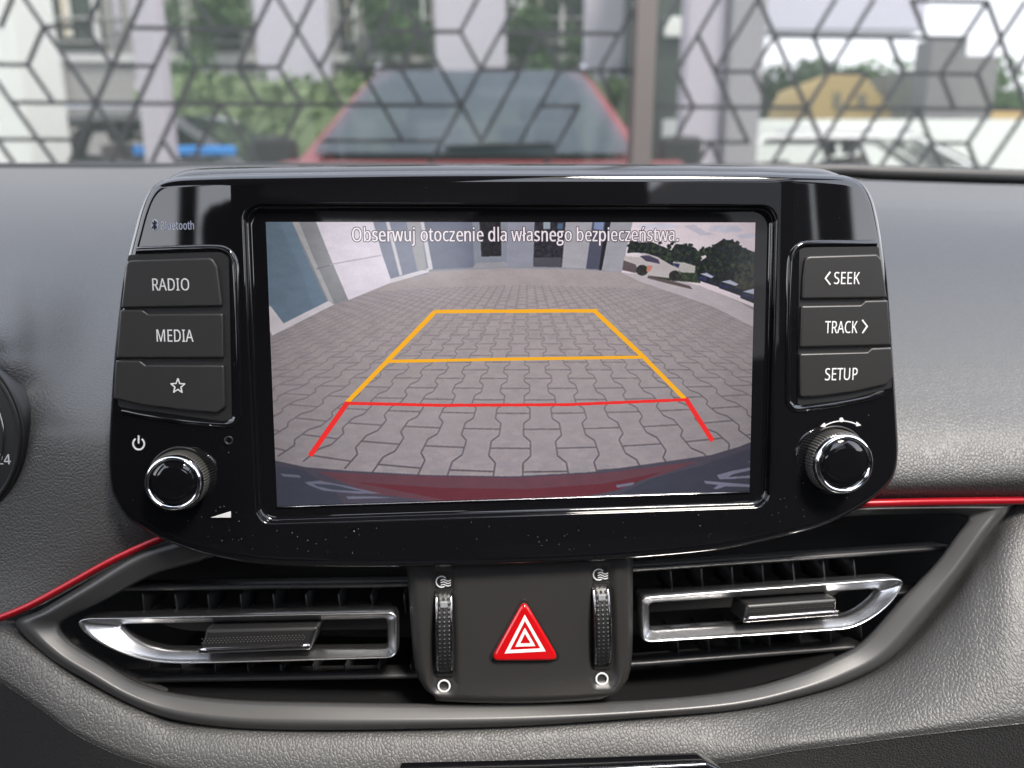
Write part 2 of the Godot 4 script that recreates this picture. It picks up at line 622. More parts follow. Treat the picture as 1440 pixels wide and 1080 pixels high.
	var arrays := tm.get_mesh_arrays()
	var tv: PackedVector3Array = arrays[Mesh.ARRAY_VERTEX]
	var ti: PackedInt32Array = arrays[Mesh.ARRAY_INDEX]
	var box := tm.get_aabb()
	var a: Vector2 = p.to.call(495, 319)
	var b: Vector2 = p.to.call(954, 345)
	for pass_ in [[[-2.4, 0], [2.4, 0], [0, -2.4], [0, 2.4], [1.8, 1.8], [-1.8, 1.8], [1.8, -1.8], [-1.8, -1.8]], [[0, 0], [0.5, 0], [-0.5, 0]]]:
		for off in pass_:
			for k in range(0, ti.size(), 3):
				var q := PackedVector2Array()
				for m in 3:
					var v := tv[ti[k + m]]
					q.append(Vector2(lerpf(a.x, b.x, (v.x - box.position.x) / box.size.x) + off[0], lerpf(b.y, a.y, (v.y - box.position.y) / box.size.y) + off[1]))
				p.fill(q, tone(74, 58, 66) if pass_.size() > 4 else tone(240, 232, 238))
	return ImageTexture.create_from_image(p.img)

# lettering laid on a frame: centre, width and height in photograph pixels
func lettering(parent: Node, called: String, s: String, f: Dictionary, cx: float, cy: float, w: float, h: float, z: float, m: Material, warp := false) -> void:
	var tm := text_mesh(s, 0.05)
	var box := tm.get_aabb()
	var a := loc(f, cx - w / 2, cy, z)
	var b := loc(f, cx + w / 2, cy, z)
	var c := loc(f, cx, cy - h / 2, z)
	var d := loc(f, cx, cy + h / 2, z)
	var mid := (a + b) / 2
	var ax := (b - a).normalized()
	var ay := Vector2(-ax.y, ax.x)
	var bx := Vector3(ax.x, ax.y, 0) * (b - a).length() / box.size.x
	var by := Vector3(ay.x, ay.y, 0) * (c - d).length() / box.size.y
	var bz := Vector3(0, 0, 0.0002 / 0.05)
	var t := Transform3D(Basis(bx, by, bz), Vector3(mid.x, mid.y, z))
	if warp:      # follow the bend of the display's face
		t.basis.x.z = t.basis.x.x * (wing(mid.x + 0.001) - wing(mid.x - 0.001)) / 0.002
	t.origin -= t.basis * (box.position + box.size / 2)
	part(parent, called, tm, m, t)

# a flat mark: each stroke a thin bar between pixel points
func mark(st: SurfaceTool, f: Dictionary, pts: Array, w: float, z: float, closed := false, plane := 99.0) -> void:
	var n := pts.size()
	var hp := z if plane > 90 else plane
	for i in (n if closed else n - 1):
		var a := loc(f, pts[i][0], pts[i][1], hp)
		var b := loc(f, pts[(i + 1) % n][0], pts[(i + 1) % n][1], hp)
		var s := (b - a).normalized().orthogonal() * w / 2
		var e := (b - a).normalized() * w * 0.3
		plate_to(st, PackedVector2Array([a - e + s, b + e + s, b + e - s, a - e - s]), z, z + 0.00018 + 0.000007 * (i % 5), 0.00003, 1)

func arc(cx: float, cy: float, r: float, a0: float, a1: float, n := 16) -> Array:
	var out := []
	for k in n + 1:
		var a := deg_to_rad(lerpf(a0, a1, float(k) / n))
		out.append([cx + r * cos(a), cy - r * sin(a)])
	return out

# ---------------------------------------------------------------- the display
func wing(x: float) -> float:   # the face bends back beyond the screen, towards both ends
	var d := absf(x) - 0.094
	if d <= 0:
		return 0.0
	return -0.13 * (d * d / 0.016 if d < 0.008 else d - 0.004)

func sdf(p: Vector2, poly: PackedVector2Array) -> float:
	var d := 1e9
	var inside := false
	var n := poly.size()
	var j := n - 1
	for i in n:
		var e := poly[j] - poly[i]
		var w := p - poly[i]
		d = minf(d, (w - e * clampf(w.dot(e) / e.dot(e), 0, 1)).length_squared())
		if (poly[i].y > p.y) != (poly[j].y > p.y) and p.x < (poly[j].x - poly[i].x) * (p.y - poly[i].y) / (poly[j].y - poly[i].y) + poly[i].x:
			inside = not inside
		j = i
	return sqrt(d) * (-1.0 if inside else 1.0)

const OUTLINE := [[720, 240], [600, 240.5], [480, 242], [345, 244], [270, 246], [238, 249], [218, 257], [205, 272], [195, 296], [187, 325], [178, 360], [170, 400], [163, 460], [158, 510], [154, 570], [151, 630], [153, 680], [161, 706], [177, 730], [204, 747], [232, 762], [280, 779], [335, 791], [400, 798], [500, 800], [610, 799], [720, 796], [820, 792], [895, 787], [1007, 776], [1090, 759], [1145, 745], [1187, 728], [1227, 704], [1252, 681], [1262, 660], [1265, 630], [1263, 585], [1260, 537], [1256, 475], [1250, 395], [1243, 345], [1236, 305], [1228, 277], [1216, 258], [1198, 248], [1172, 244], [1100, 242], [1000, 240.5], [860, 240]]

func display_unit() -> void:
	var f := unit_frame
	var t := thing("infotainment_display", "gloss black floating display with a reversing camera picture, side keys and two knobs", "car display", xform(f))
	var outer := PackedVector2Array()
	for q in OUTLINE:
		outer.append(loc(f, q[0], q[1], FACE - 0.002 + wing(loc(f, q[0], q[1]).x * 1.02)))
	var outline := resample(smooth_closed(ccw(outer), 8), 560)
	var lip := PackedVector2Array()
	var hw := SCREEN_W / 2 + 0.0072
	var hh := SCREEN_H / 2 + 0.0062
	var rect := rounded(PackedVector2Array([Vector2(-hw, -hh), Vector2(hw, -hh), Vector2(hw, hh), Vector2(-hw, hh)]), 0.006, 10)
	for p in outline:      # where the ray from the middle to the outline crosses the opening
		var q := Vector2(p.x / hw, p.y / hh)
		q /= maxf(absf(q.x), absf(q.y))
		var far := Vector2(q.x * hw, q.y * hh)
		var c := Vector2(maxf(absf(far.x) - (hw - 0.006), 0), maxf(absf(far.y) - (hh - 0.006), 0))
		if c.x > 0 and c.y > 0:
			var corner := Vector2((hw - 0.006) * signf(far.x), (hh - 0.006) * signf(far.y))
			far = corner + (far - corner).normalized() * 0.006
		lip.append(far)
	var bays := [
		rounded(ccw(poly_on(f, [[60, 350], [328, 349], [334, 596], [300, 597], [220, 589], [60, 566]], FACE)), [0.001, 0.008, 0.004, 0.004, 0.01, 0.001], 5),
		rounded(ccw(poly_on(f, [[1350, 340], [1113, 343], [1108, 575], [1130, 576], [1190, 568], [1350, 536]], FACE)), 0.0045, 5)]
	var rings := []
	for s in [[0.0, -0.0085], [0.0, -0.005], [0.0, -0.0042]]:
		rings.append(lift(inset(outline, s[0]), FACE + s[1]))
	for k in range(1, 9):
		var a := PI / 2 * k / 8
		rings.append(lift(inset(outline, 0.0042 * (1 - cos(a))), FACE - 0.0042 + 0.0042 * sin(a)))
	var first := inset(outline, 0.0042)
	for k in range(1, 65):
		var w := k / 64.0
		var ring := PackedVector3Array()
		for i in first.size():
			var q := first[i].lerp(lip[i], w)
			ring.append(Vector3(q.x, q.y, FACE))
		rings.append(ring)
	for s in [[0.0001, -0.00003], [0.0003, -0.00012], [0.0004, -0.0003], [0.0008, -0.0018], [0.0010, -0.0026], [0.0014, -0.0029], [0.0024, -0.0030]]:
		var ring := PackedVector3Array()
		for q in lip:
			var k: float = s[0]
			ring.append(Vector3(q.x * (1 - k / hw), q.y * (1 - k / hh), FACE + s[1]))
		rings.append(ring)
	for k in rings.size():
		for i in rings[k].size():
			rings[k][i].z += wing(rings[k][i].x)
	var st := start()
	loft(st, rings)
	var bezel := part(t, "front_bezel", finish(st), M.gloss)
	# the shell behind: its top rises behind the bezel and shows as a band
	var back := []
	var top := func(px_up: float, z: float, grow: float) -> PackedVector3Array:
		var ring := PackedVector3Array()
		for p in inset(outline, -grow):
			var k := smoothstep(0.046, 0.066, p.y)
			ring.append(Vector3(p.x, p.y + px_up * k, z + wing(p.x)))
		return ring
	back.append(top.call(-0.0020, -0.0062, -0.0026))
	back.append(top.call(-0.0006, -0.0060, -0.0006))
	back.append(top.call(0.0000, -0.0066, 0.0))
	back.append(top.call(0.0014, -0.0085, 0.0))
	back.append(top.call(0.0040, -0.0130, -0.0002))
	back.append(top.call(0.0066, -0.0190, -0.0008))
	back.append(top.call(0.0076, -0.0240, -0.0018))
	back.append(top.call(0.0070, -0.0290, -0.0034))
	back.append(top.call(0.0020, -0.0330, -0.0080))
	st = start()
	loft(st, back)
	cap(st, back[-1], false)
	part(t, "rear_housing", finish(st), M.shell)
	# picture, black border under the cover glass
	var border := PackedVector2Array([Vector2(-hw, -hh), Vector2(hw, -hh), Vector2(hw, hh), Vector2(-hw, hh)])
	part(t, "screen_border", plate(border, -0.002, -0.0002, 0.0001, 1), M.gloss)
	st = start()
	var x := SCREEN_W / 2
	var y := SCREEN_H / 2
	for v in [[-x, y, 0, 0], [x, y, 1, 0], [x, -y, 1, 1], [-x, y, 0, 0], [x, -y, 1, 1], [-x, -y, 0, 1]]:
		st.set_uv(Vector2(v[2], v[3]))
		st.set_normal(Vector3(0, 0, 1))
		st.add_vertex(Vector3(v[0], v[1], 0.0))
	var sm := mat(Color(0.006, 0.006, 0.007), 0.12)
	sm.emission_enabled = true
	sm.emission_texture = screen_picture()
	sm.emission_energy_multiplier = 0.97 / EXPOSURE
	sm.texture_repeat = false
	var scr := part(t, "screen", st.commit(), sm)
	scr.set_meta("label", "lit screen showing a paved yard with yellow and red guide lines")
	var foot := PackedVector3Array()
	for k in 9:
		foot.append(Vector3(lerpf(-x, x, k / 8.0), -y - 0.0004, 0.0001))
	part(t, "screen_edge", tube(foot, 0.00028, 0.0004, Vector3(0, 0, 1), 8), M.dark_chrome)
	# a raised gloss lip runs round each bank of keys, open towards the end of the display
	for line in [[[186, 351.5], [230, 350.5], [296, 349.5], [317, 353], [327, 364], [330, 384], [332, 450], [334, 560], [332, 586], [322, 595], [300, 596], [250, 592], [200, 586], [163, 579.5]], [[1243, 341.3], [1200, 342], [1142, 343], [1124, 348], [1115, 360], [1112, 380], [1110, 450], [1109, 552], [1112, 568], [1124, 575], [1150, 573], [1190, 568], [1230, 561], [1254, 554]]]:
		var pts := []
		for q in line:
			var v := loc(f, q[0], q[1], FACE)
			pts.append(Vector3(v.x, v.y, 0))
		var path := curve3(pts, 10)
		var side := 1.0 if pts[0].x < 0 else -1.0
		var bands := []
		for prof in [[-0.0017, -0.0002], [-0.0013, 0.0001], [-0.0008, 0.0005], [-0.0003, 0.0008], [0.0002, 0.0009], [0.0007, 0.0008], [0.0012, 0.0004], [0.0016, -0.0002]]:
			var band := PackedVector3Array()
			for i in path.size():
				var d := (path[mini(i + 1, path.size() - 1)] - path[maxi(i - 1, 0)]).normalized()
				var v: Vector3 = path[i] + Vector3(-d.y, d.x, 0) * prof[0] * side
				band.append(Vector3(v.x, v.y, FACE + prof[1] + wing(v.x)))
			bands.append(band)
		st = start()
		loft(st, bands, false)
		part(t, "key_surround", finish(st), M.gloss)
	# the keys
	var keys := [
		["RADIO", [[176, 366], [302, 363], [309, 375], [316, 431], [167, 434]], [0.0022, 0.0030, 0.003, 0.0009, 0.0009], 240, 400, 54, 17],
		["MEDIA", [[166, 435.5], [200, 435.5], [208, 441.5], [317, 440.5], [318, 503], [211, 504.5], [203, 504.5], [160, 505]], [0.0009, 0.0009, 0.0009, 0.0009, 0.0009, 0.0009, 0.0009, 0.0009], 246, 472, 54, 17],
		["", [[159, 507], [196, 507], [204, 513.5], [318, 512.5], [320, 572], [308, 580], [250, 576], [200, 571], [155, 562]], [0.0009, 0.0009, 0.0009, 0.0009, 0.002, 0.002, 0.004, 0.004, 0.0009], 0, 0, 0, 0],
		["SEEK", [[1128, 361], [1236, 357], [1243, 364], [1252, 419.5], [1123, 421], [1124, 395]], [0.0024, 0.0016, 0.0016, 0.0009, 0.0009, 0.004], 1191, 391, 39, 17],
		["TRACK", [[1122, 430], [1211, 428.5], [1218, 422.5], [1253, 421.5], [1258, 486.5], [1120, 488.5]], [0.0009, 0.0009, 0.0009, 0.0009, 0.0009, 0.0009], 1183, 460, 49, 17],
		["SETUP", [[1120, 496.5], [1221, 495], [1228, 489.5], [1259, 488.5], [1262, 530], [1252, 542], [1200, 552], [1150, 557], [1120, 558]], [0.0009, 0.0009, 0.0009, 0.0009, 0.0016, 0.002, 0.006, 0.006, 0.0014], 1183, 526, 49, 17]]
	for q in [[[179, 358], [316, 355], [326, 364], [330, 586], [320, 591], [163, 573]], [[1118, 349], [1238, 346], [1259, 546], [1190, 562], [1116, 569]]]:
		part(t, "key_bed", bend_mesh(plate(rounded(ccw(poly_on(f, q, FACE - 0.004)), 0.0012, 3), FACE - 0.0004, FACE + 0.0003, 0.0001, 1), func(v: Vector3): return v + Vector3(0, 0, wing(v.x))), M.rubber)
	var kz := FACE + 0.0017
	var bent := func(v: Vector3): return v + Vector3(0, 0, wing(v.x))
	for k in keys:
		var body := ccw(rounded(poly_on(f, k[1], kz - 0.004), k[2], 5))
		var key := part(t, "key", bend_mesh(plate(body, FACE - 0.0020, kz, 0.0008, 5), func(v: Vector3): return v + Vector3(0, 0, wing(v.x))), M.key)
		if k[0]:
			lettering(key, "legend", k[0], f, k[3], k[4], k[5], k[6], kz + wing(loc(f, k[3], k[4]).x) + 0.0001, M.print, true)
		if k[0] == "SEEK" or k[0] == "TRACK":
			var ms := start()
			var q := [[1167, 383], [1160, 391.5], [1167, 400]] if k[0] == "SEEK" else [[1212, 450.5], [1219, 459], [1212, 468]]
			mark(ms, f, q, 0.0006, kz + 0.0001, false, kz + wing(loc(f, q[1][0], q[1][1]).x))
			part(key, "arrow", bend_mesh(finish(ms), bent), M.print)
		if k[0] == "":
			var pts := []
			for i in 10:
				var a := PI / 2 + TAU * i / 10
				var r := 10.6 if i % 2 == 0 else 4.6
				pts.append([250.5 + r * cos(a), 543 - r * sin(a)])
			var ms := start()
			mark(ms, f, pts, 0.00042, kz + 0.0001, true, kz + wing(loc(f, 250, 543).x))
			part(key, "star", bend_mesh(finish(ms), bent), M.print)
	# knobs
	for k in [[243, 680, 42.0, "round knob below the star key, chrome ring and black cap"], [1188, 653, 42.0, "round knob below the SETUP key, chrome ring and black cap"]]:
		var h := 0.0095
		var c := loc(f, k[0], k[1], FACE + h + wing(loc(f, k[0], k[1]).x))
		var r := (loc(f, k[0] + k[2], k[1], FACE + h) - loc(f, k[0] - k[2], k[1], FACE + h)).length() / 2
		var base := FACE + wing(c.x)
		var knob := part(t, "knob", lathe([[r * 1.16, -0.003], [r * 1.16, 0.0004], [r * 1.13, 0.0008], [r * 1.08, 0.0006], [r * 1.06, -0.001]], 72), M.rubber, Transform3D(Basis(), Vector3(c.x, c.y, base)))
		knob.set_meta("label", k[3])
		part(knob, "knurled_grip", lathe([[r * 1.05, -0.001, 1], [r * 1.05, 0.003, 1], [r * 1.04, 0.0062, 1], [r * 1.01, 0.0066, 1], [r * 0.9, 0.0068]], 384, 64, 0.0005), M.grip)
		part(knob, "chrome_ring", lathe([[r * 0.99, 0.0064], [r * 1.0, 0.0070], [r * 0.995, 0.0077], [r * 0.975, 0.0085], [r * 0.94, 0.0092], [r * 0.90, 0.0095], [r * 0.86, 0.0094], [r * 0.82, 0.0090], [r * 0.80, 0.0085]], 96), M.chrome)
		part(knob, "cap", lathe([[r * 0.80, 0.0078], [r * 0.795, 0.0086], [r * 0.78, 0.0089], [r * 0.5, 0.00905], [r * 0.25, 0.0091], [0.00001, 0.00912]], 72), M.gloss)
	# printed symbols on the face
	var fz := FACE + 0.0001
	var ms := start()
	mark(ms, f, arc(195, 624, 8.2, 130, 410, 20), 0.00058, fz, false, fz + wing(loc(f, 195, 624).x))
	mark(ms, f, [[195, 613], [195, 623]], 0.00058, fz + 0.00005, false, fz + wing(loc(f, 195, 624).x))
	part(t, "power_symbol", bend_mesh(finish(ms), bent), M.print)
	var vol := poly_on(f, [[296, 728], [325, 718.5], [325.5, 727]], FACE + wing(loc(f, 311, 724).x))
	part(t, "volume_symbol", bend_mesh(plate(vol, FACE, FACE + 0.0003, 0.00005, 1), bent), M.print)
	ms = start()
	mark(ms, f, arc(1183, 646, 54, 118, 62, 14), 0.00042, fz, false, fz + wing(loc(f, 1183, 594).x))
	for s in [[[1151, 599], [1158, 594], [1159, 600.5]], [[1213, 598.5], [1206, 593.5], [1205, 600]], circle_px(1183, 590.5, 3.2)]:
		plate_to(ms, poly_on(f, s, fz + wing(loc(f, 1183, 594).x)), fz, fz + 0.0003, 0.00005, 1)
	part(t, "tuning_symbol", bend_mesh(finish(ms), bent), M.print)
	ms = start()
	plate_to(ms, poly_on(f, circle_px(218, 316.5, 5.6, 8.2), fz - 0.004), fz - 0.0004, fz + 0.0001, 0.00005, 1)
	var badge := part(t, "bluetooth_badge", bend_mesh(finish(ms), bent), M.print_dim)
	ms = start()
	var rune := []
	for q in [[214.8, 312.6], [221, 319.5], [218, 322.6], [218, 310.6], [221, 313.5], [214.8, 320.5]]:
		rune.append(q)
	mark(ms, f, rune, 0.0003, fz + 0.00015, false, fz - 0.004)
	part(badge, "rune", bend_mesh(finish(ms), bent), M.gloss)
	lettering(badge, "wordmark", "Bluetooth", f, 249.5, 317, 48, 12.5, fz + wing(loc(f, 249.5, 317).x), M.print_dim, true)
	# microphone hole with a small rim
	var c := loc(f, 321, 620, FACE)
	part(t, "microphone_hole", lathe([[0.0016, -0.0002], [0.0016, 0.00025], [0.0012, 0.0003], [0.0009, -0.0001], [0.0001, -0.0001]], 24), M.vent_black, Transform3D(Basis(), Vector3(c.x, c.y, FACE + wing(c.x))))
	# dust on the gloss
	ms = start()
	for k in 280:
		var px := rng.randf_range(170, 1255)
		var py := rng.randf_range(250, 790) if k % 3 == 0 else rng.randf_range(700, 795)
		var q := loc(f, px, py, FACE)
		if sdf(q, outline) > -0.006 or (absf(q.x) < hw and absf(q.y) < hh) or sdf(q, bays[0]) < 0.003 or sdf(q, bays[1]) < 0.003:
			continue
		var s := rng.randf_range(0.00004, 0.00011) * (1.6 if k % 17 == 0 else 1.0)
		plate_to(ms, bent_speck(q, s), FACE + wing(q.x) - 0.0001, FACE + wing(q.x) + 0.00016, 0.00002, 1)
	var dust := part(t, "dust", finish(ms), M.dust)
	dust.set_meta("kind", "stuff")

func bent_speck(q: Vector2, s: float) -> PackedVector2Array:
	var out := PackedVector2Array()
	var a0 := rng.randf() * TAU
	for i in 5:
		out.append(q + Vector2(cos(a0 + TAU * i / 5), sin(a0 + TAU * i / 5)) * s * rng.randf_range(0.6, 1.3))
	return out

func circle_px(cx: float, cy: float, r: float, ry := -1.0) -> Array:
	var out := []
	for k in 24:
		out.append([cx + r * cos(TAU * k / 24), cy + (ry if ry > 0 else r) * sin(TAU * k / 24)])
	return out

# ---------------------------------------------------------------- dashboard surfaces
func net(rows: Array) -> Array:
	var out := []
	for r in rows:
		var line := []
		for p in r:
			line.append(at(p[0], p[1], p[2]))
		out.append(line)
	return out

var vent_plane: Dictionary

func on_vent(px: float, py: float, h := 0.0) -> Vector3:
	return on(vent_plane, px, py, h)

func dashboard() -> void:
	var o := at(720, 1000, 0.3)
	var t := thing("dashboard", "grey grained soft dashboard of two upper pads and one lower pad", "dashboard", Transform3D(Basis(), o))
	# upper pad, driver's side: from the windscreen edge down to the red strip
	var left := []
	var xs := [-260, -120, 0, 60, 130, 200, 300, 420]
	var foot := [925, 900, 871, 850, 812, 775, 735, 715]
	var rows := [[236, 0.60], [262, 0.535], [300, 0.475], [360, 0.415], [440, 0.360], [500, 0.328], [550, 0.308], [595, 0.295], [640, 0.290]]
	for r in rows:
		var line := []
		for i in xs.size():
			var by_dial := smoothstep(115, 15, xs[i]) * smoothstep(330, 500, r[0])      # the cowl comes forward round the dial
			line.append(at(xs[i], r[0] - (2.0 if xs[i] > 250 else 0.0), lerpf(r[1], 0.2945, by_dial)))
		left.append(line)
	for k in [0.5, 1.0]:
		var line := []
		for i in xs.size():
			var p := at(xs[i], lerpf(640, foot[i], k), lerpf(0.290, 0.2955, smoothstep(115, 15, xs[i])))
			var q := on_vent(xs[i], foot[i], -0.004)
			line.append(p.lerp(q, k * k))
		left.append(line)
	part(t, "upper_pad", world_mesh(sheet(left, 8, 10), o), M.pad).set_meta("label", "smooth grey pad beside the instrument dial")
	var right := []
	for r in [[253, 0.62], [272, 0.565], [287, 0.515], [293, 0.500], [320, 0.465], [360, 0.425], [430, 0.378], [500, 0.348], [560, 0.330], [610, 0.319], [650, 0.313], [678, 0.311], [694, 0.314], [706, 0.319]]:
		var line := []
		for x in [1000, 1120, 1200, 1270, 1340, 1440, 1560, 1700]:
			var bump: float = (x - 1200.0) * (0.035 if r[0] < 300 else 0.0) + (0.0 if r[0] < 600 else -(x - 1230.0) * 0.033)
			line.append(at(x, r[0] + bump, r[1]))
		right.append(line)
	part(t, "upper_pad", world_mesh(sheet(right, 8, 8), o), M.pad).set_meta("label", "bright grey pad above the straight red strip")
	var centre := []
	for r in [[236, 0.60], [262, 0.54], [300, 0.48], [360, 0.42], [440, 0.375], [540, 0.345], [640, 0.325], [720, 0.318]]:
		var line := []
		for x in [380, 560, 740, 900, 1060]:
			line.append(at(x, r[0] + 3.0, r[1] + 0.003))
		centre.append(line)
	part(t, "upper_pad", world_mesh(sheet(centre, 4, 4), o), M.pad)
	# lower pad: rolls towards the seat and turns under at a soft crease
	var cols := [[-200, 800, 860, 0.0], [-80, 850, 905, 0.0], [0, 868, 950, 0.0], [55, 900, 987, 0.0], [103, 936, 1022, 0.0], [154, 966, 1048, 0.0], [205, 990, 1066, 0.0], [260, 1010, 1078, 0.0], [400, 1018, 1088, 0.0], [560, 1018, 1090, 0.0], [720, 1013, 1086, 0.0], [880, 1003, 1076, 0.0], [1030, 990, 1062, 0.004], [1111, 976, 1048, 0.008], [1200, 950, 1037, 0.012], [1265, 910, 1028, 0.016], [1330, 838, 1020, 0.02], [1380, 768, 1014, 0.023], [1440, 702, 1007, 0.026], [1560, 690, 995, 0.03], [1700, 680, 985, 0.034]]
	var lower := []
	for k in 8:
		var line := []
		for c in cols:
			var a := on_vent(c[0], c[1], -0.006)
			var b := on_vent(c[0], c[1], -0.001)
			var crease := on_vent(c[0], c[2], 0.006 + c[3])
			var p: Vector3
			match k:
				0: p = a + Vector3(0, 0, -0.012)
				1: p = a
				2: p = b.lerp(crease, 0.2)
				3: p = b.lerp(crease, 0.6) + Vector3(0, 0.0012, 0.0006)
				4: p = b.lerp(crease, 0.93) + Vector3(0, 0.0006, 0.0003)
				5: p = crease + Vector3(0, -0.0024, 0.0002)
				6: p = crease + Vector3(0, -0.012, -0.0022)
				7: p = crease + Vector3(0, -0.09, -0.022)
			line.append(p)
		lower.append(line)
	part(t, "lower_pad", world_mesh(sheet(lower, 6, 8), o), M.pad_low).set_meta("label", "coarse grained lower pad under the vents")

func vent_surround() -> void:
	var s := [[[340, 722], [350, 762]], [[250, 759], [285, 787]], [[190, 780], [215, 808]], [[120, 823], [142, 846]], [[62, 858], [98, 868]], [[26, 879], [84, 882]], [[69, 924], [104, 905]], [[125, 958], [150, 934]], [[180, 988], [195, 960]], [[239, 1010], [250, 976]], [[330, 1023], [335, 985]], [[450, 1026], [450, 988]], [[600, 1024], [600, 990]], [[740, 1020], [740, 989]], [[900, 1009], [900, 985]], [[1035, 998], [1030, 972]], [[1130, 978], [1113, 951]], [[1200, 955], [1172, 926]], [[1257, 922], [1213, 902]], [[1318, 852], [1268, 842]], [[1359, 797], [1315, 793]], [[1398, 742], [1345, 752]], [[1419, 714], [1360, 732]], [[1408, 711], [1350, 724]], [[1300, 711.5], [1300, 722]], [[1200, 714], [1200, 725]], [[1080, 722], [1080, 733]]]
	var o := on_vent(740, 1010)
	var t := thing("vent_surround", "satin dark grey moulded rim around both air vents", "trim", Transform3D(Basis(), o))
	var rings := []
	for prof in [[-0.10, -0.006], [-0.02, -0.0005], [0.0, 0.0012], [0.07, 0.0025], [0.18, 0.0034], [0.30, 0.0035], [0.42, 0.0029], [0.60, 0.0018], [0.82, 0.0006], [0.95, -0.0004], [1.0, -0.0018], [1.02, -0.006], [1.03, -0.030]]:
		var line := []
		for k in s:
			var p: Vector2 = Vector2(k[0][0], k[0][1]).lerp(Vector2(k[1][0], k[1][1]), prof[0])
			line.append(on_vent(p.x, p.y, prof[1]))
		rings.append(curve3(line, 6))
	part(t, "rim", world_mesh(rings, o), M.trim)
	# the dark box behind the vents
	var back := plate(ccw(poly_on(vent_plane, [[20, 700], [1440, 680], [1440, 1000], [1200, 1000], [700, 1040], [100, 1000]], -0.06)), -0.062, -0.060, 0.0005, 1)
	part(t, "vent_cavity", back, M.cavity, Transform3D(Basis(vent_plane.r, vent_plane.u, vent_plane.n), vent_plane.o - o))
	for e in [[560, 1000, 900, 988]]:
		var fl := PackedVector3Array([on_vent(200, 985, -0.010), on_vent(450, 992, -0.010), on_vent(740, 994, -0.010), on_vent(1000, 982, -0.010), on_vent(1180, 930, -0.010)])
		var fb := PackedVector3Array()
		for v in fl:
			fb.append(v + Vector3(0, -0.002, -0.055))
		part(t, "cavity_floor", world_mesh([fl, fb], o), M.vent_black)

func strips() -> void:
	var l := [on_vent(-90, 902, 0.001), on_vent(0, 869, 0.0015), on_vent(45, 850, 0.002), on_vent(100, 820, 0.002), on_vent(160, 787, 0.002), on_vent(225, 758, 0.002), on_vent(290, 738, 0.001), on_vent(340, 728, 0.0)]
	var o: Vector3 = l[3]
	var path := curve3(l, 10)
	for i in path.size():
		path[i] -= o
	single("accent_strip", tube(path, 0.0014, 0.0015, vent_plane.n), M.red_trim, "curved metallic red trim strip running from the dial towards the display", "trim strip", Transform3D(Basis(), o), "red trim strips")
	var r := [on_vent(1120, 711, 0.0), on_vent(1220, 708, 0.002), on_vent(1300, 706, 0.003), on_vent(1380, 704.5, 0.003), on_vent(1460, 703, 0.003), on_vent(1640, 699, 0.003)]
	o = r[2]
	path = curve3(r, 8)
	for i in path.size():
		path[i] -= o
	single("accent_strip", tube(path, 0.0017, 0.0018, vent_plane.n), M.red_trim, "straight bright red trim strip below the grey passenger pad", "trim strip", Transform3D(Basis(), o), "red trim strips")

func cluster() -> void:
	var f := frame(at(-95, 615, 0.2925), -6, 10)
	var t := thing("instrument_cluster", "round dark instrument dial with a raised rim and white figures", "instrument", xform(f))
	var c := loc(f, -95, 612)
	var r := (loc(f, 22, 612) - c).length()
	part(t, "rim", lathe([[r * 1.02, -0.01], [r * 1.015, -0.0022], [r * 1.0, -0.0016], [r * 0.97, -0.0016], [r * 0.955, -0.0022], [r * 0.95, -0.008]], 96), M.rubber, Transform3D(Basis(), Vector3(c.x, c.y, 0)))
	part(t, "hood", lathe([[r * 1.055, -0.03], [r * 1.05, -0.006], [r * 1.04, -0.003], [r * 1.025, -0.002], [r * 1.01, -0.003]], 96), M.rubber, Transform3D(Basis(), Vector3(c.x, c.y, 0)))
	part(t, "dial", plate(circle(c, r * 0.955, 64), -0.008, -0.0028, 0.0003, 1), M.vent_black)
	lettering(t, "dial_figures", "24", f, 5.5, 646, 19, 14, -0.0027, M.print)
	part(t, "dial_ring", lathe([[r * 0.80, -0.0032], [r * 0.80, -0.0024], [r * 0.78, -0.0024], [r * 0.78, -0.0032]], 80), M.dark_chrome, Transform3D(Basis(), Vector3(c.x, c.y, 0)))

# ---------------------------------------------------------------- vents
func soften(p: PackedVector2Array) -> PackedVector2Array:   # corners cut three times over
	for k in 3:
		var q := PackedVector2Array()
		for i in p.size():
			q.append(p[i].lerp(p[(i + 1) % p.size()], 0.25))
			q.append(p[i].lerp(p[(i + 1) % p.size()], 0.75))
		p = q
	return p

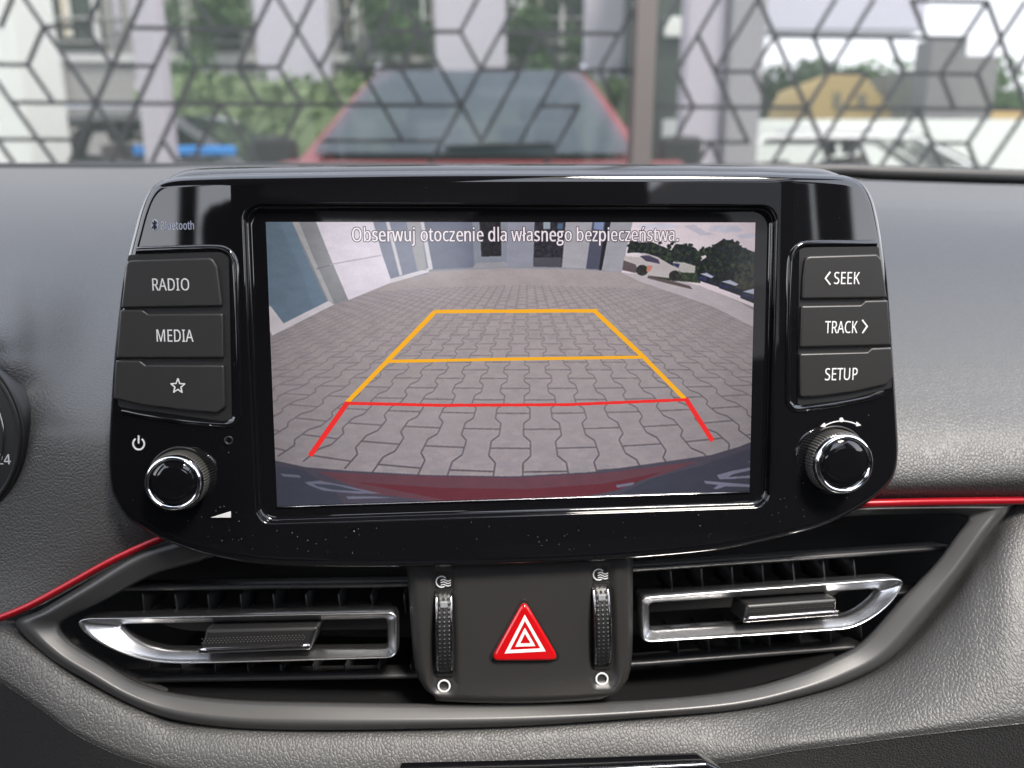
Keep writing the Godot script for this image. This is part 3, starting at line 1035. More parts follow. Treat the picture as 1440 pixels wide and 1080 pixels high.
func vent(f: Dictionary, label: String, outer: Array, inner: Array, tab: Array, slats: Array, vanes: Array, tab_label: String) -> void:
	var t := thing("air_vent", label, "air vent", xform(f), "air vents under the display")
	var po := soften(poly_on(f, outer, 0.003))
	var pi := soften(poly_on(f, inner, -0.001))
	var po2 := ccw(po)
	if po2 != po:
		pi.reverse()
	po = po2
	var rings := [lift(inset(po, 0.0004), -0.006), lift(po, -0.001), lift(po, 0.0022), lift(inset(po, 0.0002), 0.0030), lift(inset(po, 0.0006), 0.0033)]
	for w in [0.22, 0.40, 0.60, 0.80, 0.93]:
		var ring := PackedVector3Array()
		for i in po.size():
			var q := po[i].lerp(pi[i], w)
			ring.append(Vector3(q.x, q.y, lerpf(0.0033, -0.0016, pow(w, 1.15))))
		rings.append(ring)
	rings.append(lift(pi, -0.0022))
	rings.append(lift(inset(pi, 0.0003), -0.0032))
	rings.append(lift(inset(pi, 0.0004), -0.005))
	var st := start()
	loft(st, rings)
	part(t, "chrome_frame", finish(st), M.satin)
	part(t, "centre_blade", plate(ccw(inset(ccw(pi), 0.0002)), -0.026, -0.022, 0.0003, 1), M.cavity)
	# sliding tab
	var body := rounded(poly_on(f, tab, 0.006), 0.0012, 5)
	var slider := part(t, "slider", plate(body, -0.008, 0.0052, 0.0015, 4), M.rubber)
	slider.set_meta("label", tab_label)
	var a := Vector2(1e9, 1e9)
	var b := -a
	for p in body:
		a = a.min(p)
		b = b.max(p)
	var edge := PackedVector3Array()
	for k in 14:
		edge.append(Vector3(lerpf(a.x + 0.0012, b.x - 0.0016, k / 13.0), lerpf(body[0].y, body[0].y, 0.5), 0.0046))
	var low_l := loc(f, tab[0][0], tab[0][1], 0.005)
	var low_r := loc(f, tab[1][0], tab[1][1], 0.005)
	for k in 14:
		var q := low_l.lerp(low_r, k / 13.0)
		edge[k] = Vector3(q.x, q.y + 0.0014, 0.0048)
	part(slider, "chrome_strip", tube(edge, 0.0012, 0.0010, Vector3(0, 0, 1), 14), M.dark_chrome)
	var dots := start()
	var n := 30
	for row in 3:
		for k in n:
			var q := low_l.lerp(low_r, (k + 0.5 * (row % 2) + 1.0) / (n + 2.0)) + Vector2(0, 0.0042 + row * 0.0008)
			plate_to(dots, circle(q, 0.00024, 6), 0.0050, 0.00545, 0.0001, 1)
	var dm := part(slider, "grip_dots", finish(dots), M.grip)
	dm.set_meta("kind", "stuff")
	for s in slats:
		var h: float = s[4] if s.size() > 4 else -0.006
		var p0 := loc(f, s[0], s[1], h)
		var p1 := loc(f, s[2], s[3], h)
		part(t, "slat", slat_mesh(p0, p1, h), M.slat)
	for v in vanes:
		var p0 := loc(f, v[0], v[1], -0.014)
		var p1 := loc(f, v[2], v[3], -0.014)
		var d := (p1 - p0).normalized().orthogonal() * 0.0003
		part(t, "vane", plate(PackedVector2Array([p0 + d, p1 + d, p1 - d, p0 - d]), -0.035, -0.014, 0.0002, 2), M.slat)

# a blade with a rounded front edge, its top sloping back and down
func slat_mesh(a: Vector2, b: Vector2, h: float) -> ArrayMesh:
	var st := start()
	var rings := []
	for p in [[0.0002, -0.012], [0.0008, -0.006], [0.0011, -0.003], [0.0010, -0.001], [0.0003, 0.0], [-0.0006, -0.0002], [-0.0012, -0.001], [-0.0016, -0.004], [-0.0014, -0.012]]:
		var ring := PackedVector3Array()
		for k in 13:
			var q := a.lerp(b, k / 12.0)
			ring.append(Vector3(q.x, q.y + p[0], h + p[1]))
		rings.append(ring)
	loft(st, rings, false)
	return finish(st)

func vents() -> void:
	var fl := frame(on_vent(340, 895, -0.004), 2.2, 13)
	vent(fl, "air vent between the curved red strip and the hazard panel", [[122, 868], [150, 868.5], [540, 860.5], [552, 860.5], [558.5, 866], [559, 876], [559.5, 908], [559, 919], [552, 925.5], [540, 926.5], [280, 934.5], [225, 933.5], [190, 926.5], [160, 915.5], [135, 902.5], [116, 889], [107, 873]], [[176, 878.5], [200, 878.5], [533, 871], [540, 870.5], [544, 873], [544, 879], [545.5, 902], [545.5, 908], [541, 911.5], [533, 912], [280, 914.5], [238, 914.5], [218, 911], [200, 905.5], [185, 897.5], [174, 889], [167, 880]], [[280, 920], [436, 914], [448, 882], [288, 886]], [[100, 829, 600, 822, -0.010], [150, 958, 600, 951, -0.008]], vane_list(200, 590, 46, 836, 862, 934, 952), "dark dotted slider tab with a dull chrome edge")
	var fr := frame(on_vent(1090, 860, -0.004), 7.2, 13)
	vent(fr, "air vent between the hazard panel and the straight red strip", [[902, 852], [902.5, 843], [909, 839], [922, 838], [1240, 814.5], [1262, 812.5], [1272, 818], [1266, 832], [1253, 849], [1237, 863], [1220, 874.5], [1197, 885], [1170, 888], [930, 903], [914, 904], [904, 902], [902, 890]], [[914, 857], [914, 851.5], [918, 848.5], [926, 848], [1218, 830], [1234, 828], [1240, 831], [1235, 838], [1227, 847], [1217, 855], [1206, 862], [1190, 868.5], [1170, 870], [930, 885.5], [920, 886], [915, 884.5], [914, 878]], [[1046, 876], [1178, 866], [1179, 842], [1052, 851]], [[880, 802, 1336, 771, -0.010], [880, 936, 1216, 910, -0.008], [1240, 838, 1310, 831, -0.012]], vane_list(943, 1240, 43, 802, 834, 892, 925), "dark slider tab with a bright chrome edge")

func vane_list(x0: float, x1: float, step: float, a: float, b: float, c: float, d: float) -> Array:
	var out := []
	var x := x0
	while x < x1:
		var s := -(x - x0) * 0.055 if x0 > 700 else 0.0
		out.append([x, a + s, x + 3, b + s])
		out.append([x + 10, c + s, x + 12, d + s])
		x += step
	return out

# ---------------------------------------------------------------- hazard panel
func hazard_panel() -> void:
	var f := frame(on_vent(735, 900, 0.006), 4.5, 12)
	var t := thing("control_panel", "dark grey panel with a red warning triangle button between two thumbwheels", "control panel", xform(f))
	var scoops := []
	for s in [[[608, 800], [638, 800], [642, 960], [636, 976], [610, 977], [604, 962]], [[832, 793], [862, 793], [868, 950], [862, 966], [836, 967], [829, 952]]]:
		scoops.append(rounded(poly_on(f, s), 0.002, 4))
	var edge := [[560, 568, 889, 893, 760], [0, 570, 893, 0, 790], [0, 574, 893, 0, 840], [0, 577, 893, 0, 890], [0, 580, 892, 0, 925], [0, 583, 890, 0, 945], [0, 588, 886, 0, 960], [0, 597, 876, 0, 975], [0, 612, 850, 0, 986]]
	var rows := []
	var lefts := PackedVector2Array()
	var rights := PackedVector2Array()
	for y in range(760, 999, 4):
		var k := 0
		while k < edge.size() - 2 and edge[k + 1][4] < y:
			k += 1
		var w := clampf((y - edge[k][4]) / float(edge[k + 1][4] - edge[k][4]), 0, 1)
		var xl := lerpf(edge[k][1], edge[k + 1][1], w)
		var xr := lerpf(edge[k][2], edge[k + 1][2], w)
		# below 986 the bottom edge bows: pull rows to a curve
		var ring := PackedVector3Array()
		for i in 97:
			var u := i / 96.0
			var px := lerpf(xl, xr, u)
			var low := 994.0 - 0.00055 * pow(px - 715, 2) * 0.6
			var py := minf(y, low + (y - 986) * 0.05 if y > 970 else float(y))
			var v := loc(f, px, py)
			var e := minf(minf(u, 1 - u) * (xr - xl), maxf(0.0, low + 1 - py)) * 0.00027
			var z := -0.0035 * pow(1.0 - clampf(e / 0.0042, 0, 1), 2.0)
			var d := minf(sdf(v, scoops[0]), sdf(v, scoops[1]))
			z -= 0.0022 * smoothstep(0.0008, -0.0016, d)
			ring.append(Vector3(v.x, v.y, z))
		var q := PackedVector3Array([ring[0] + Vector3(0, 0, -0.02)])
		q.append_array(ring)
		q.append(ring[96] + Vector3(0, 0, -0.02))
		rows.append(q)
	var last := PackedVector3Array()
	for v in rows[-1]:
		last.append(v + Vector3(0, -0.0006, -0.02))
	rows.append(last)
	var st := start()
	loft(st, rows, false)
	part(t, "panel", finish(st), M.panel)
	# warning button: raised rounded triangle in a dark gap
	var tri := ccw(poly_on(f, [[737, 838], [685, 931], [791, 930]], 0.001))
	part(t, "button_gap", plate(rounded(inset(tri, -0.0003), 0.0026, 8), -0.001, 0.0004, 0.0002, 1), M.seal)
	var button := part(t, "hazard_button", plate(rounded(inset(tri, 0.0006), 0.0024, 8), -0.001, 0.0023, 0.0013, 5), M.red_button)
	button.set_meta("label", "glossy red triangular hazard warning button")
	for k in [[[[738, 864.5], [709.5, 919], [767.5, 916]], 0.0013], [[[738, 883], [724.5, 909.5], [753, 908.5]], 0.0012]]:
		var ms := start()
		var p := ccw(poly_on(f, k[0], 0.0024))
		var q := inset(p, k[1])
		for i in 3:
			plate_to(ms, PackedVector2Array([p[i], p[(i + 1) % 3], q[(i + 1) % 3], q[i]]), 0.0022, 0.00245, 0.00003, 1)
		part(button, "warning_triangle", finish(ms), M.print)
	# thumbwheels
	for k in [[624, 833, 626, 950, "ribbed thumbwheel beside the vent that ends at the curved red strip"], [845, 823, 848, 940, "ribbed thumbwheel beside the vent that ends at the straight red strip"]]:
		var a := loc(f, k[0], k[1], 0.001)
		var b := loc(f, k[2], k[3], 0.001)
		var half := (b - a).length() / 2
		var mid := (a + b) / 2
		var slot := rounded(ccw(poly_on(f, [[k[0] - 13, k[1] - 4], [k[0] + 13, k[1] - 4], [k[2] + 13, k[3] + 2], [k[2] - 13, k[3] + 2]], -0.001)), 0.0012, 5)
		part(t, "wheel_slot", plate(slot, -0.004, -0.0014, 0.0001, 1), M.seal)
		var wheel := wheel_mesh(half, 0.0033)
		var tilt := atan2((a - b).x, (a - b).y)
		var w := part(t, "thumbwheel", wheel, M.rubber, Transform3D(Basis(Vector3(0, 0, 1), -tilt), Vector3(mid.x, mid.y, -0.0012)))
		w.set_meta("label", k[4])
		var mk := rounded(PackedVector2Array([Vector2(-0.0014, half * 0.66), Vector2(0.0014, half * 0.66), Vector2(0.0014, half * 0.80), Vector2(-0.0014, half * 0.80)]), 0.0003, 3)
		part(w, "marker", plate(mk, 0.0005, 0.0040, 0.0002, 2), M.marker)
		for s in [-1, 1]:
			var path := PackedVector3Array()
			for i in 25:
				var u := -0.93 + 1.86 * i / 24.0
				path.append(Vector3(s * 0.00275, u * half, wheel_height(u) - 0.0004))
			part(w, "wheel_edge", tube(path, 0.00055, 0.00055, Vector3(1, 0, 0), 10), M.dark_chrome)
		var ms := start()
		mark(ms, f, arc(k[2] - 1.5, k[3] + 14.5, 8.0, 0, 360, 28), 0.00060, -0.0012)
		part(t, "closed_symbol", finish(ms), M.print)
		ms = start()
		var ix: float = k[0] - 2.0
		var iy: float = k[1] - 15.0
		mark(ms, f, arc(ix - 1, iy, 7.6, 45, 300, 18), 0.00044, -0.0012)
		for row in 3:
			var wave := []
			for i in 9:
				wave.append([ix - 2 + i * 1.7, iy - 2 + row * 3.4 - 1.2 * sin(i * 0.8)])
			mark(ms, f, wave, 0.00034, -0.00105)
		part(t, "airflow_symbol", finish(ms), M.print)

func wheel_height(u: float) -> float:
	return 0.0062 * sqrt(maxf(0.0, 1.0 - u * u)) - 0.0012

func wheel_mesh(half: float, hw: float) -> ArrayMesh:
	var st := start()
	var rings := []
	var rows := 150
	for i in rows + 1:
		var u := -1.0 + 2.0 * i / rows
		var line := PackedVector3Array()
		for j in 41:
			var v := -1.0 + 2.0 * j / 40.0
			var z := wheel_height(u) - 0.003 * pow(absf(v), 8.0)
			if absf(v) < 0.68:
				z += 0.00034 * maxf(0.0, sin(u * 62.0)) * maxf(0.0, cos(v / 0.68 * PI * 2.5))
			line.append(Vector3(v * hw, u * half, z))
		rings.append(line)
	loft(st, rings, false)
	return finish(st)

# ---------------------------------------------------------------- rest of the cabin
func console_panel() -> void:
	var f := frame(at(760, 1076, 0.268), 4.5, 25)
	var p := rounded(ccw(poly_on(f, [[560, 1087], [760, 1082], [860, 1078], [994, 1071.5], [1027, 1087], [1030, 1180], [520, 1180]])), [0.004, 0.02, 0.02, 0.003, 0.002, 0.001, 0.001], 5)
	single("console_panel", plate(p, -0.012, 0.0, 0.0012, 4), M.gloss, "gloss black edge of the console panel below the lower pad", "panel", xform(f))

func windscreen() -> void:
	var o := Vector3(0, eye.y, -0.72)
	var t := thing("windscreen", "sloping clear windscreen above the dashboard", "windscreen", Transform3D(Basis(), o))
	var st := start()
	var rows := []
	for k in 9:
		var w := k / 8.0
		var line := PackedVector3Array()
		for i in 17:
			var u := -1.0 + i / 8.0
			line.append(Vector3(u * lerpf(0.72, 0.60, w), -0.03 + 0.56 * w, -0.06 + 0.62 * w + 0.10 * u * u))
		rows.append(line)
	loft(st, rows, false)
	part(t, "pane", finish(st), glass(0.03, Color(0.9, 0.95, 0.92), 0.30))
	var l := []
	for x in [-200, 100, 500, 900, 1160, 1240, 1340, 1440, 1600, 1750]:
		var y := lerpf(240.0, 243.0, smoothstep(600, 1160, x)) + maxf(0.0, x - 1160) * 0.032
		l.append(at(x, y - (2.0 if x > 1000 else 0.0), 0.66) - o)
	var path := curve3(l, 5)
	part(t, "rubber_seal", tube(path, 0.0065, 0.0045, Vector3(0, 0, 1), 10), M.seal)

func cabin() -> void:
	var cloth := mat(Color(0.018, 0.018, 0.020), 0.9)
	var lining := mat(Color(0.10, 0.10, 0.10), 0.9)
	var paint := mat(Color(0.36, 0.012, 0.016), 0.3)
	var t := thing("car_body", "red car body around the cabin with grey roof lining and open window frames", "car", Transform3D(Basis(), Vector3(0, 0.3, 0.6)))
	var put := func(called: String, size: Vector3, at_: Vector3, m: Material, turn := Vector3.ZERO):
		part(t, called, box_mesh(size, 0.02), m, Transform3D(Basis.from_euler(turn), at_ - Vector3(0, 0.3, 0.6)))
	# a glass roof opening over the front seats lets the sky in from above
	for q in [["roof_lining", 0.0, lining], ["roof", 0.04, paint]]:
		put.call(q[0], Vector3(1.30, 0.03, 0.10), Vector3(0, 1.385 + q[1], -0.13), q[2])
		put.call(q[0], Vector3(1.30, 0.03, 0.80), Vector3(0, 1.385 + q[1], 1.45), q[2])
		for s in [-1, 1]:
			put.call(q[0], Vector3(0.06 if s > 0 else 0.77, 0.03, 1.13), Vector3(0.62 if s > 0 else -0.265, 1.384 + q[1], 0.485), q[2])
	var privacy := glass(0.86, Color(0.008, 0.009, 0.009), 0.3)
	for s in [-1, 1]:
		put.call("door_panel", Vector3(0.08, 0.60, 2.5), Vector3(s * 0.76, 0.57, 0.5), cloth)
		put.call("pillar", Vector3(0.06, 0.06, 0.78), Vector3(s * 0.69, 1.16, -0.47), cloth, Vector3(0.62, s * 0.08, 0))
		put.call("pillar", Vector3(0.05, 0.52, 0.26), Vector3(s * 0.72, 1.12, 0.42), cloth)
		put.call("seat_belt", Vector3(0.012, 0.50, 0.045), Vector3(s * 0.685, 1.12, 0.20 if s > 0 else 0.84), cloth)
		var pane := QuadMesh.new()
		pane.size = Vector2(1.0, 0.52)
		if s > 0:      # on the driver's side the rear window is wound down
			part(t, "rear_side_window", pane, privacy, Transform3D(Basis(Vector3(0, 1, 0), -s * PI / 2), Vector3(s * 0.73, 1.12, 1.04) - Vector3(0, 0.3, 0.6)))
		put.call("pillar", Vector3(0.05, 0.52, 0.20), Vector3(s * 0.70, 1.15, 1.62), cloth)
	put.call("floor", Vector3(1.5, 0.05, 2.6), Vector3(0, 0.32, 0.55), cloth)
	put.call("tailgate", Vector3(1.4, 0.85, 0.08), Vector3(0, 0.755, 1.85), cloth)
	put.call("bulkhead", Vector3(1.5, 0.55, 0.06), Vector3(0, 0.55, -0.72), cloth)
	for s in [-1, 1]:
		var seat := thing("front_seat", "black cloth front seat with headrest behind the wheel" if s < 0 else "black cloth front seat with headrest on the passenger side", "car seat", Transform3D(Basis(), Vector3(s * 0.36, 0.35, 0.62)), "front seats")
		part(seat, "cushion", box_mesh(Vector3(0.50, 0.18, 0.50), 0.05), cloth, Transform3D(Basis(), Vector3(0, 0.11, -0.1)))
		part(seat, "backrest", box_mesh(Vector3(0.48, 0.62, 0.14), 0.05), cloth, Transform3D(Basis(Vector3(1, 0, 0), -0.2), Vector3(0, 0.48, 0.22)))
		part(seat, "headrest", box_mesh(Vector3(0.26, 0.18, 0.10), 0.04), cloth, Transform3D(Basis(), Vector3(0, 0.88, 0.28)))
	var bench := thing("rear_bench", "black cloth rear bench in front of the tailgate", "car seat", Transform3D(Basis(), Vector3(0, 0.35, 1.4)))
	part(bench, "cushion", box_mesh(Vector3(1.3, 0.2, 0.5), 0.05), cloth, Transform3D(Basis(), Vector3(0, 0.10, 0)))
	part(bench, "backrest", box_mesh(Vector3(1.3, 0.6, 0.16), 0.05), cloth, Transform3D(Basis(Vector3(1, 0, 0), -0.25), Vector3(0, 0.45, 0.3)))

# ---------------------------------------------------------------- beyond the windscreen
const CELL := 0.10649
const LATTICE := [
	[[57, 36], [119, 36]], [[57, 36], [28, -15]], [[119, 36], [148, -15]], [[57, 36], [33, 89]], [[57, 36], [92, 90], [129, 142], [160, 195]], [[119, 36], [153, 89]], [[153, 89], [125, 142], [103, 195], [75, 245]], [[153, 89], [178, 38], [205, -15]], [[-26, 89], [33, 89]], [[33, 89], [65, 142]], [[5, 143], [245, 144]], [[-2, 36], [28, -15]], [[-26, 89], [7, 143], [45, 194], [75, 245]], [[-15, 194], [103, 194]], [[-15, 194], [15, 245]],
	[[160, 196], [133, 245]], [[160, 196], [190, 245]], [[153, 89], [212, 90]], [[178, 38], [355, 40]], [[238, 38], [270, 92]], [[238, 38], [212, 90], [185, 144], [160, 196]], [[270, 92], [245, 145], [220, 197], [192, 245]], [[270, 92], [332, 92]], [[332, 92], [355, 40], [380, -12]], [[332, 92], [362, 144]], [[305, 145], [280, 197], [252, 245]], [[305, 145], [335, 197], [365, 245]], [[220, 197], [252, 245]], [[298, 40], [270, -12]], [[245, 145], [645, 147]],
	[[385, -12], [415, 40], [447, 92], [475, 145]], [[440, -12], [415, 40], [390, 92]], [[332, 92], [390, 92]], [[390, 92], [420, 145], [395, 197]], [[447, 92], [473, 42], [500, -12]], [[473, 42], [505, 94], [535, 42], [558, -12]], [[590, 44], [558, -12]], [[532, 44], [647, 45]], [[590, 44], [565, 95]], [[505, 95], [565, 95], [590, 147]], [[590, 44], [620, 95], [647, 147], [620, 196], [594, 245]], [[505, 95], [533, 146], [562, 196]], [[450, 197], [620, 197]],
	[[647, 45], [675, -8]], [[647, 45], [675, 95], [703, 45], [730, -8]], [[675, 95], [735, 96]], [[675, 95], [647, 147], [675, 196]], [[703, 45], [877, 47]], [[760, 47], [735, 96], [705, 147], [675, 196]], [[760, 47], [790, 96], [762, 148], [735, 197]], [[817, 47], [790, -6]], [[900, -5], [877, 47], [845, 97], [875, 149]], [[790, 96], [900, 98]], [[762, 148], [817, 149], [790, 197], [765, 245]],
	[[932, 48], [957, -5]], [[985, 50], [1012, -4]], [[985, 50], [1012, 97], [1030, 150], [1055, 197]], [[985, 50], [960, 97], [977, 149], [950, 197]], [[1012, 97], [1040, 50], [1066, -3]], [[1012, 97], [1064, 99], [1085, 149]], [[1095, 50], [1066, -3]], [[1095, 50], [1116, 98], [1137, 150]], [[1095, 50], [1308, 53]], [[1095, 50], [1066, 99]], [[922, 149], [1137, 150]], [[950, 197], [1055, 197]], [[1000, 197], [975, 245]], [[1000, 197], [1025, 246]],
	[[1137, 150], [1110, 197], [1085, 246]], [[1137, 150], [1160, 198], [1190, 151], [1221, 100]], [[1160, 198], [1135, 246]], [[1160, 198], [1185, 247]], [[1148, 51], [1175, -2]], [[1202, 52], [1228, -2]], [[1148, 51], [1168, 99], [1221, 100]], [[1202, 52], [1168, 99], [1137, 150]], [[1255, 52], [1277, 101], [1382, 102]], [[1277, 101], [1247, 151], [1213, 199], [1190, 247]], [[1190, 151], [1450, 154]], [[1308, 53], [1285, 0]], [[1308, 53], [1362, 54], [1332, 102], [1350, 153]], [[1362, 54], [1390, 1]],
	[[1412, 55], [1382, 102], [1397, 153]], [[1412, 55], [1390, 1]], [[1412, 55], [1440, 2]], [[1412, 55], [1432, 103], [1462, 56]], [[1300, 152], [1315, 200], [1340, 248]], [[1300, 152], [1265, 199], [1240, 247]], [[1315, 200], [1367, 200]], [[1315, 200], [1290, 248]], [[1367, 200], [1397, 153]], [[1367, 200], [1390, 248]], [[1213, 199], [1238, 247]], [[1449, 154], [1418, 200], [1392, 248]], [[1285, 0], [1390, 1]], [[1432, 103], [1449, 154]]]

func facade() -> Dictionary:
	var f := frame(eye + Vector3(0, 0, -2.2), 3.616, 0)
	var base := Vector3(0, -eye.y, 0)
	var t := thing("glass_facade", "glass shop front with a dark lattice of bars on triangles", "glass front", xform(f))
	var bar := mat(Color(0.085, 0.075, 0.09), 0.5)
	var length := BoxMesh.new()
	length.size = Vector3(CELL + 0.008, 0.0098, 0.007)
	var done := {}
	var node_xy := func(row: int, j: int) -> Vector2:
		return Vector2(0.07703 + CELL * (j + 0.5 * posmod(row, 2)), 0.40882 - row * CELL * 0.8660254)
	for line in LATTICE:
		for i in line.size() - 1:
			var ends := []
			for e in 2:
				var v := loc(f, line[i + e][0], line[i + e][1])
				var row := roundi((0.40882 - v.y) / (CELL * 0.8660254))
				ends.append([row, roundi((v.x - 0.07703) / CELL - 0.5 * posmod(row, 2))])
			var pairs := []
			if ends[0][0] == ends[1][0]:
				var lo: int = mini(ends[0][1], ends[1][1])
				for j in range(lo, maxi(ends[0][1], ends[1][1])):
					pairs.append([[ends[0][0], j], [ends[0][0], j + 1]])
			else:
				pairs.append(ends)
			for p in pairs:
				var a: Vector2 = node_xy.call(p[0][0], p[0][1])
				var b: Vector2 = node_xy.call(p[1][0], p[1][1])
				if done.has(str(a + b)) or a.distance_to(b) > CELL * 1.3:
					continue
				done[str(a + b)] = true
				var d := b - a
				var mid := (a + b) / 2
				part(t, "lattice_bar", length, bar, Transform3D(Basis(Vector3(0, 0, 1), d.angle()), Vector3(mid.x, mid.y, -0.02 - 0.0004 * (done.size() % 7))))
	var frame_m := mat(Color(0.055, 0.045, 0.04), 0.5)
	var xm := (loc(f, 890, 100).x + loc(f, 917, 100).x) / 2
	part(t, "mullion", box_mesh(Vector3(0.055, 2.6, 0.06), 0.006), frame_m, Transform3D(Basis(), Vector3(xm, 1.30 + base.y, 0.0)))
	var dark_m := mat(Color(0.02, 0.021, 0.022), 0.5)
	part(t, "bottom_rail", box_mesh(Vector3(6.0, 0.16, 0.08), 0.01), dark_m, Transform3D(Basis(), Vector3(0, 0.08 + base.y, 0.0)))
	part(t, "top_rail", box_mesh(Vector3(6.0, 0.12, 0.08), 0.01), dark_m, Transform3D(Basis(), Vector3(0, 2.55 + base.y, 0.0)))
	var gl := glass(0.65, Color(0.008, 0.013, 0.012), 0.24)
	for s in [[-3.0, xm - 0.03], [xm + 0.03, 3.0]]:
		var q := QuadMesh.new()
		q.size = Vector2(s[1] - s[0], 2.34)
		part(t, "pane", q, gl, Transform3D(Basis(), Vector3((s[0] + s[1]) / 2, 1.33 + base.y, -0.005)))
	return f

# a car facing +z, its middle over the origin
func car(called: String, label: String, paint: Material, t: Transform3D, group := "", tint := Color(0.03, 0.04, 0.05)) -> Node3D:
	var o := thing(called, label, "car", t, group)
	var dark := glass(0.5, tint, 0.5)
	var black := mat(Color(0.02, 0.02, 0.02), 0.6)
	var side := Basis(Vector3(0, 0, 1), Vector3(0, 1, 0), Vector3(-1, 0, 0))
	var prof := PackedVector2Array([Vector2(2.05, 0.30), Vector2(2.15, 0.58), Vector2(2.02, 0.80), Vector2(1.12, 0.97), Vector2(-1.85, 1.00), Vector2(-2.08, 0.88), Vector2(-2.12, 0.42), Vector2(-1.9, 0.26)])
	part(o, "body", plate(rounded(prof, [0.12, 0.12, 0.16, 0.2, 0.2, 0.1, 0.1, 0.1], 5), -0.9, 0.9, 0.10, 4, true), paint, Transform3D(side, Vector3.ZERO))
	var rings := []
	for k in [[0.80, 1.13, -1.82, 0.955], [0.745, 0.905, -1.74, 1.08], [0.66, 0.555, -1.60, 1.28], [0.60, 0.345, -1.48, 1.40], [0.565, 0.235, -1.36, 1.452], [0.48, 0.10, -1.20, 1.472], [0.2, -0.2, -0.9, 1.485]]:
		var p := rounded(PackedVector2Array([Vector2(-k[0], -k[1]), Vector2(k[0], -k[1]), Vector2(k[0], -k[2]), Vector2(-k[0], -k[2])]), 0.12, 4)
		var ring := PackedVector3Array()
		for v in p:
			ring.append(Vector3(v.x, k[3], -v.y))
		rings.append(ring)
	var st := start()
	st.set_smooth_group(1)
	for k in rings.size() - 1:
		for i in 20:
			if k < 4 and (i == 4 or i == 14 or (k > 0 and k < 3 and (i == 9 or i == 19))):
				continue      # openings for the windscreen, the rear window and the doors
			var j := (i + 1) % 20
			st.add_vertex(rings[k][i]); st.add_vertex(rings[k + 1][i]); st.add_vertex(rings[k + 1][j])
			st.add_vertex(rings[k][i]); st.add_vertex(rings[k + 1][j]); st.add_vertex(rings[k][j])
	var top := Vector3(0, 1.488, -0.5)
	var last: PackedVector3Array = rings[-1]
	for i in last.size():
		st.add_vertex(last[i]); st.add_vertex(top); st.add_vertex(last[(i + 1) % last.size()])
	part(o, "roof", finish(st), paint)
	part(o, "roof_lining", box_mesh(Vector3(1.0, 0.012, 1.3), 0.005), mat(Color(0.2, 0.2, 0.2), 0.9), Transform3D(Basis(), Vector3(0, 1.425, -0.55)))
	part(o, "dashboard", box_mesh(Vector3(1.3, 0.10, 0.42), 0.04), black, Transform3D(Basis(), Vector3(0, 0.97, 0.72)))
	for s in [-1, 1]:
		var seat := part(o, "seat", box_mesh(Vector3(0.48, 0.62, 0.14), 0.05), mat(Color(0.055, 0.045, 0.045), 0.8), Transform3D(Basis(Vector3(1, 0, 0), -0.2), Vector3(s * 0.34, 0.92, -0.30)))
		part(seat, "headrest", box_mesh(Vector3(0.25, 0.16, 0.10), 0.04), mat(Color(0.055, 0.045, 0.045), 0.8), Transform3D(Basis(), Vector3(0, 0.42, 0)))
	part(o, "rear_bench", box_mesh(Vector3(1.2, 0.30, 0.14), 0.05), black, Transform3D(Basis(), Vector3(0, 1.02, -1.15)))
	part(o, "rear_view_mirror", box_mesh(Vector3(0.22, 0.06, 0.03), 0.015), black, Transform3D(Basis(), Vector3(0, 1.36, 0.30)))
	# windscreen lies on the slope between cowl and roof
	var a := Vector3(0, 0.985, 1.10)
	var b := Vector3(0, 1.435, 0.31)
	var u := (b - a).normalized()
	var n := Vector3(1, 0, 0).cross(u).normalized()
	var h := (b - a).length()
	var ws := rounded(PackedVector2Array([Vector2(-0.705, 0), Vector2(0.705, 0), Vector2(0.525, h), Vector2(-0.525, h)]), 0.05, 4)
	var glass_part := part(o, "windscreen", plate(ws, 0.014, 0.018, 0.002, 1, true), dark, Transform3D(Basis(Vector3(1, 0, 0), u, n), a))
	for s in [-1, 1]:
		var wiper := PackedVector3Array([Vector3(s * 0.02 - 0.1, 0.03, 0.03), Vector3(s * 0.1 + 0.25, 0.06, 0.03)])
		part(glass_part, "wiper", tube(wiper, 0.010, 0.010, Vector3(0, 0, 1), 6), black)
		var mirror := part(o, "mirror", box_mesh(Vector3(0.20, 0.15, 0.12), 0.04), black, Transform3D(Basis(), Vector3(s * 0.98, 1.02, 0.72)))
		part(mirror, "mirror_glass", box_mesh(Vector3(0.16, 0.11, 0.01), 0.004), dark, Transform3D(Basis(), Vector3(0, 0, -0.062)))
		var rail := PackedVector3Array([Vector3(s * 0.555, 1.455, 0.20), Vector3(s * 0.56, 1.505, 0.02), Vector3(s * 0.56, 1.51, -0.9), Vector3(s * 0.55, 1.46, -1.25)])
		part(o, "roof_rail", tube(curve3(rail, 4), 0.018, 0.018, Vector3(1, 0, 0), 8), mat(Color(0.62, 0.62, 0.66), 0.3, 0.8))
		part(o, "headlight", box_mesh(Vector3(0.42, 0.14, 0.2), 0.05), mat(Color(0.5, 0.5, 0.5), 0.1), Transform3D(Basis(Vector3(0, 1, 0), s * 0.4), Vector3(s * 0.64, 0.72, 1.98)))
		for z in [1.32, -1.30]:
			var wheel := part(o, "wheel", lathe([[0.001, 0.1], [0.19, 0.1], [0.20, 0.12], [0.30, 0.12], [0.32, 0.08], [0.32, -0.08], [0.2, -0.1]], 28), black, Transform3D(Basis(Vector3(0, 1, 0), s * PI / 2), Vector3(s * 0.82, 0.32, z)))
			part(wheel, "rim", lathe([[0.001, 0.13], [0.12, 0.128], [0.20, 0.122]], 20), mat(Color(0.5, 0.5, 0.5), 0.3, 0.8))
	return o

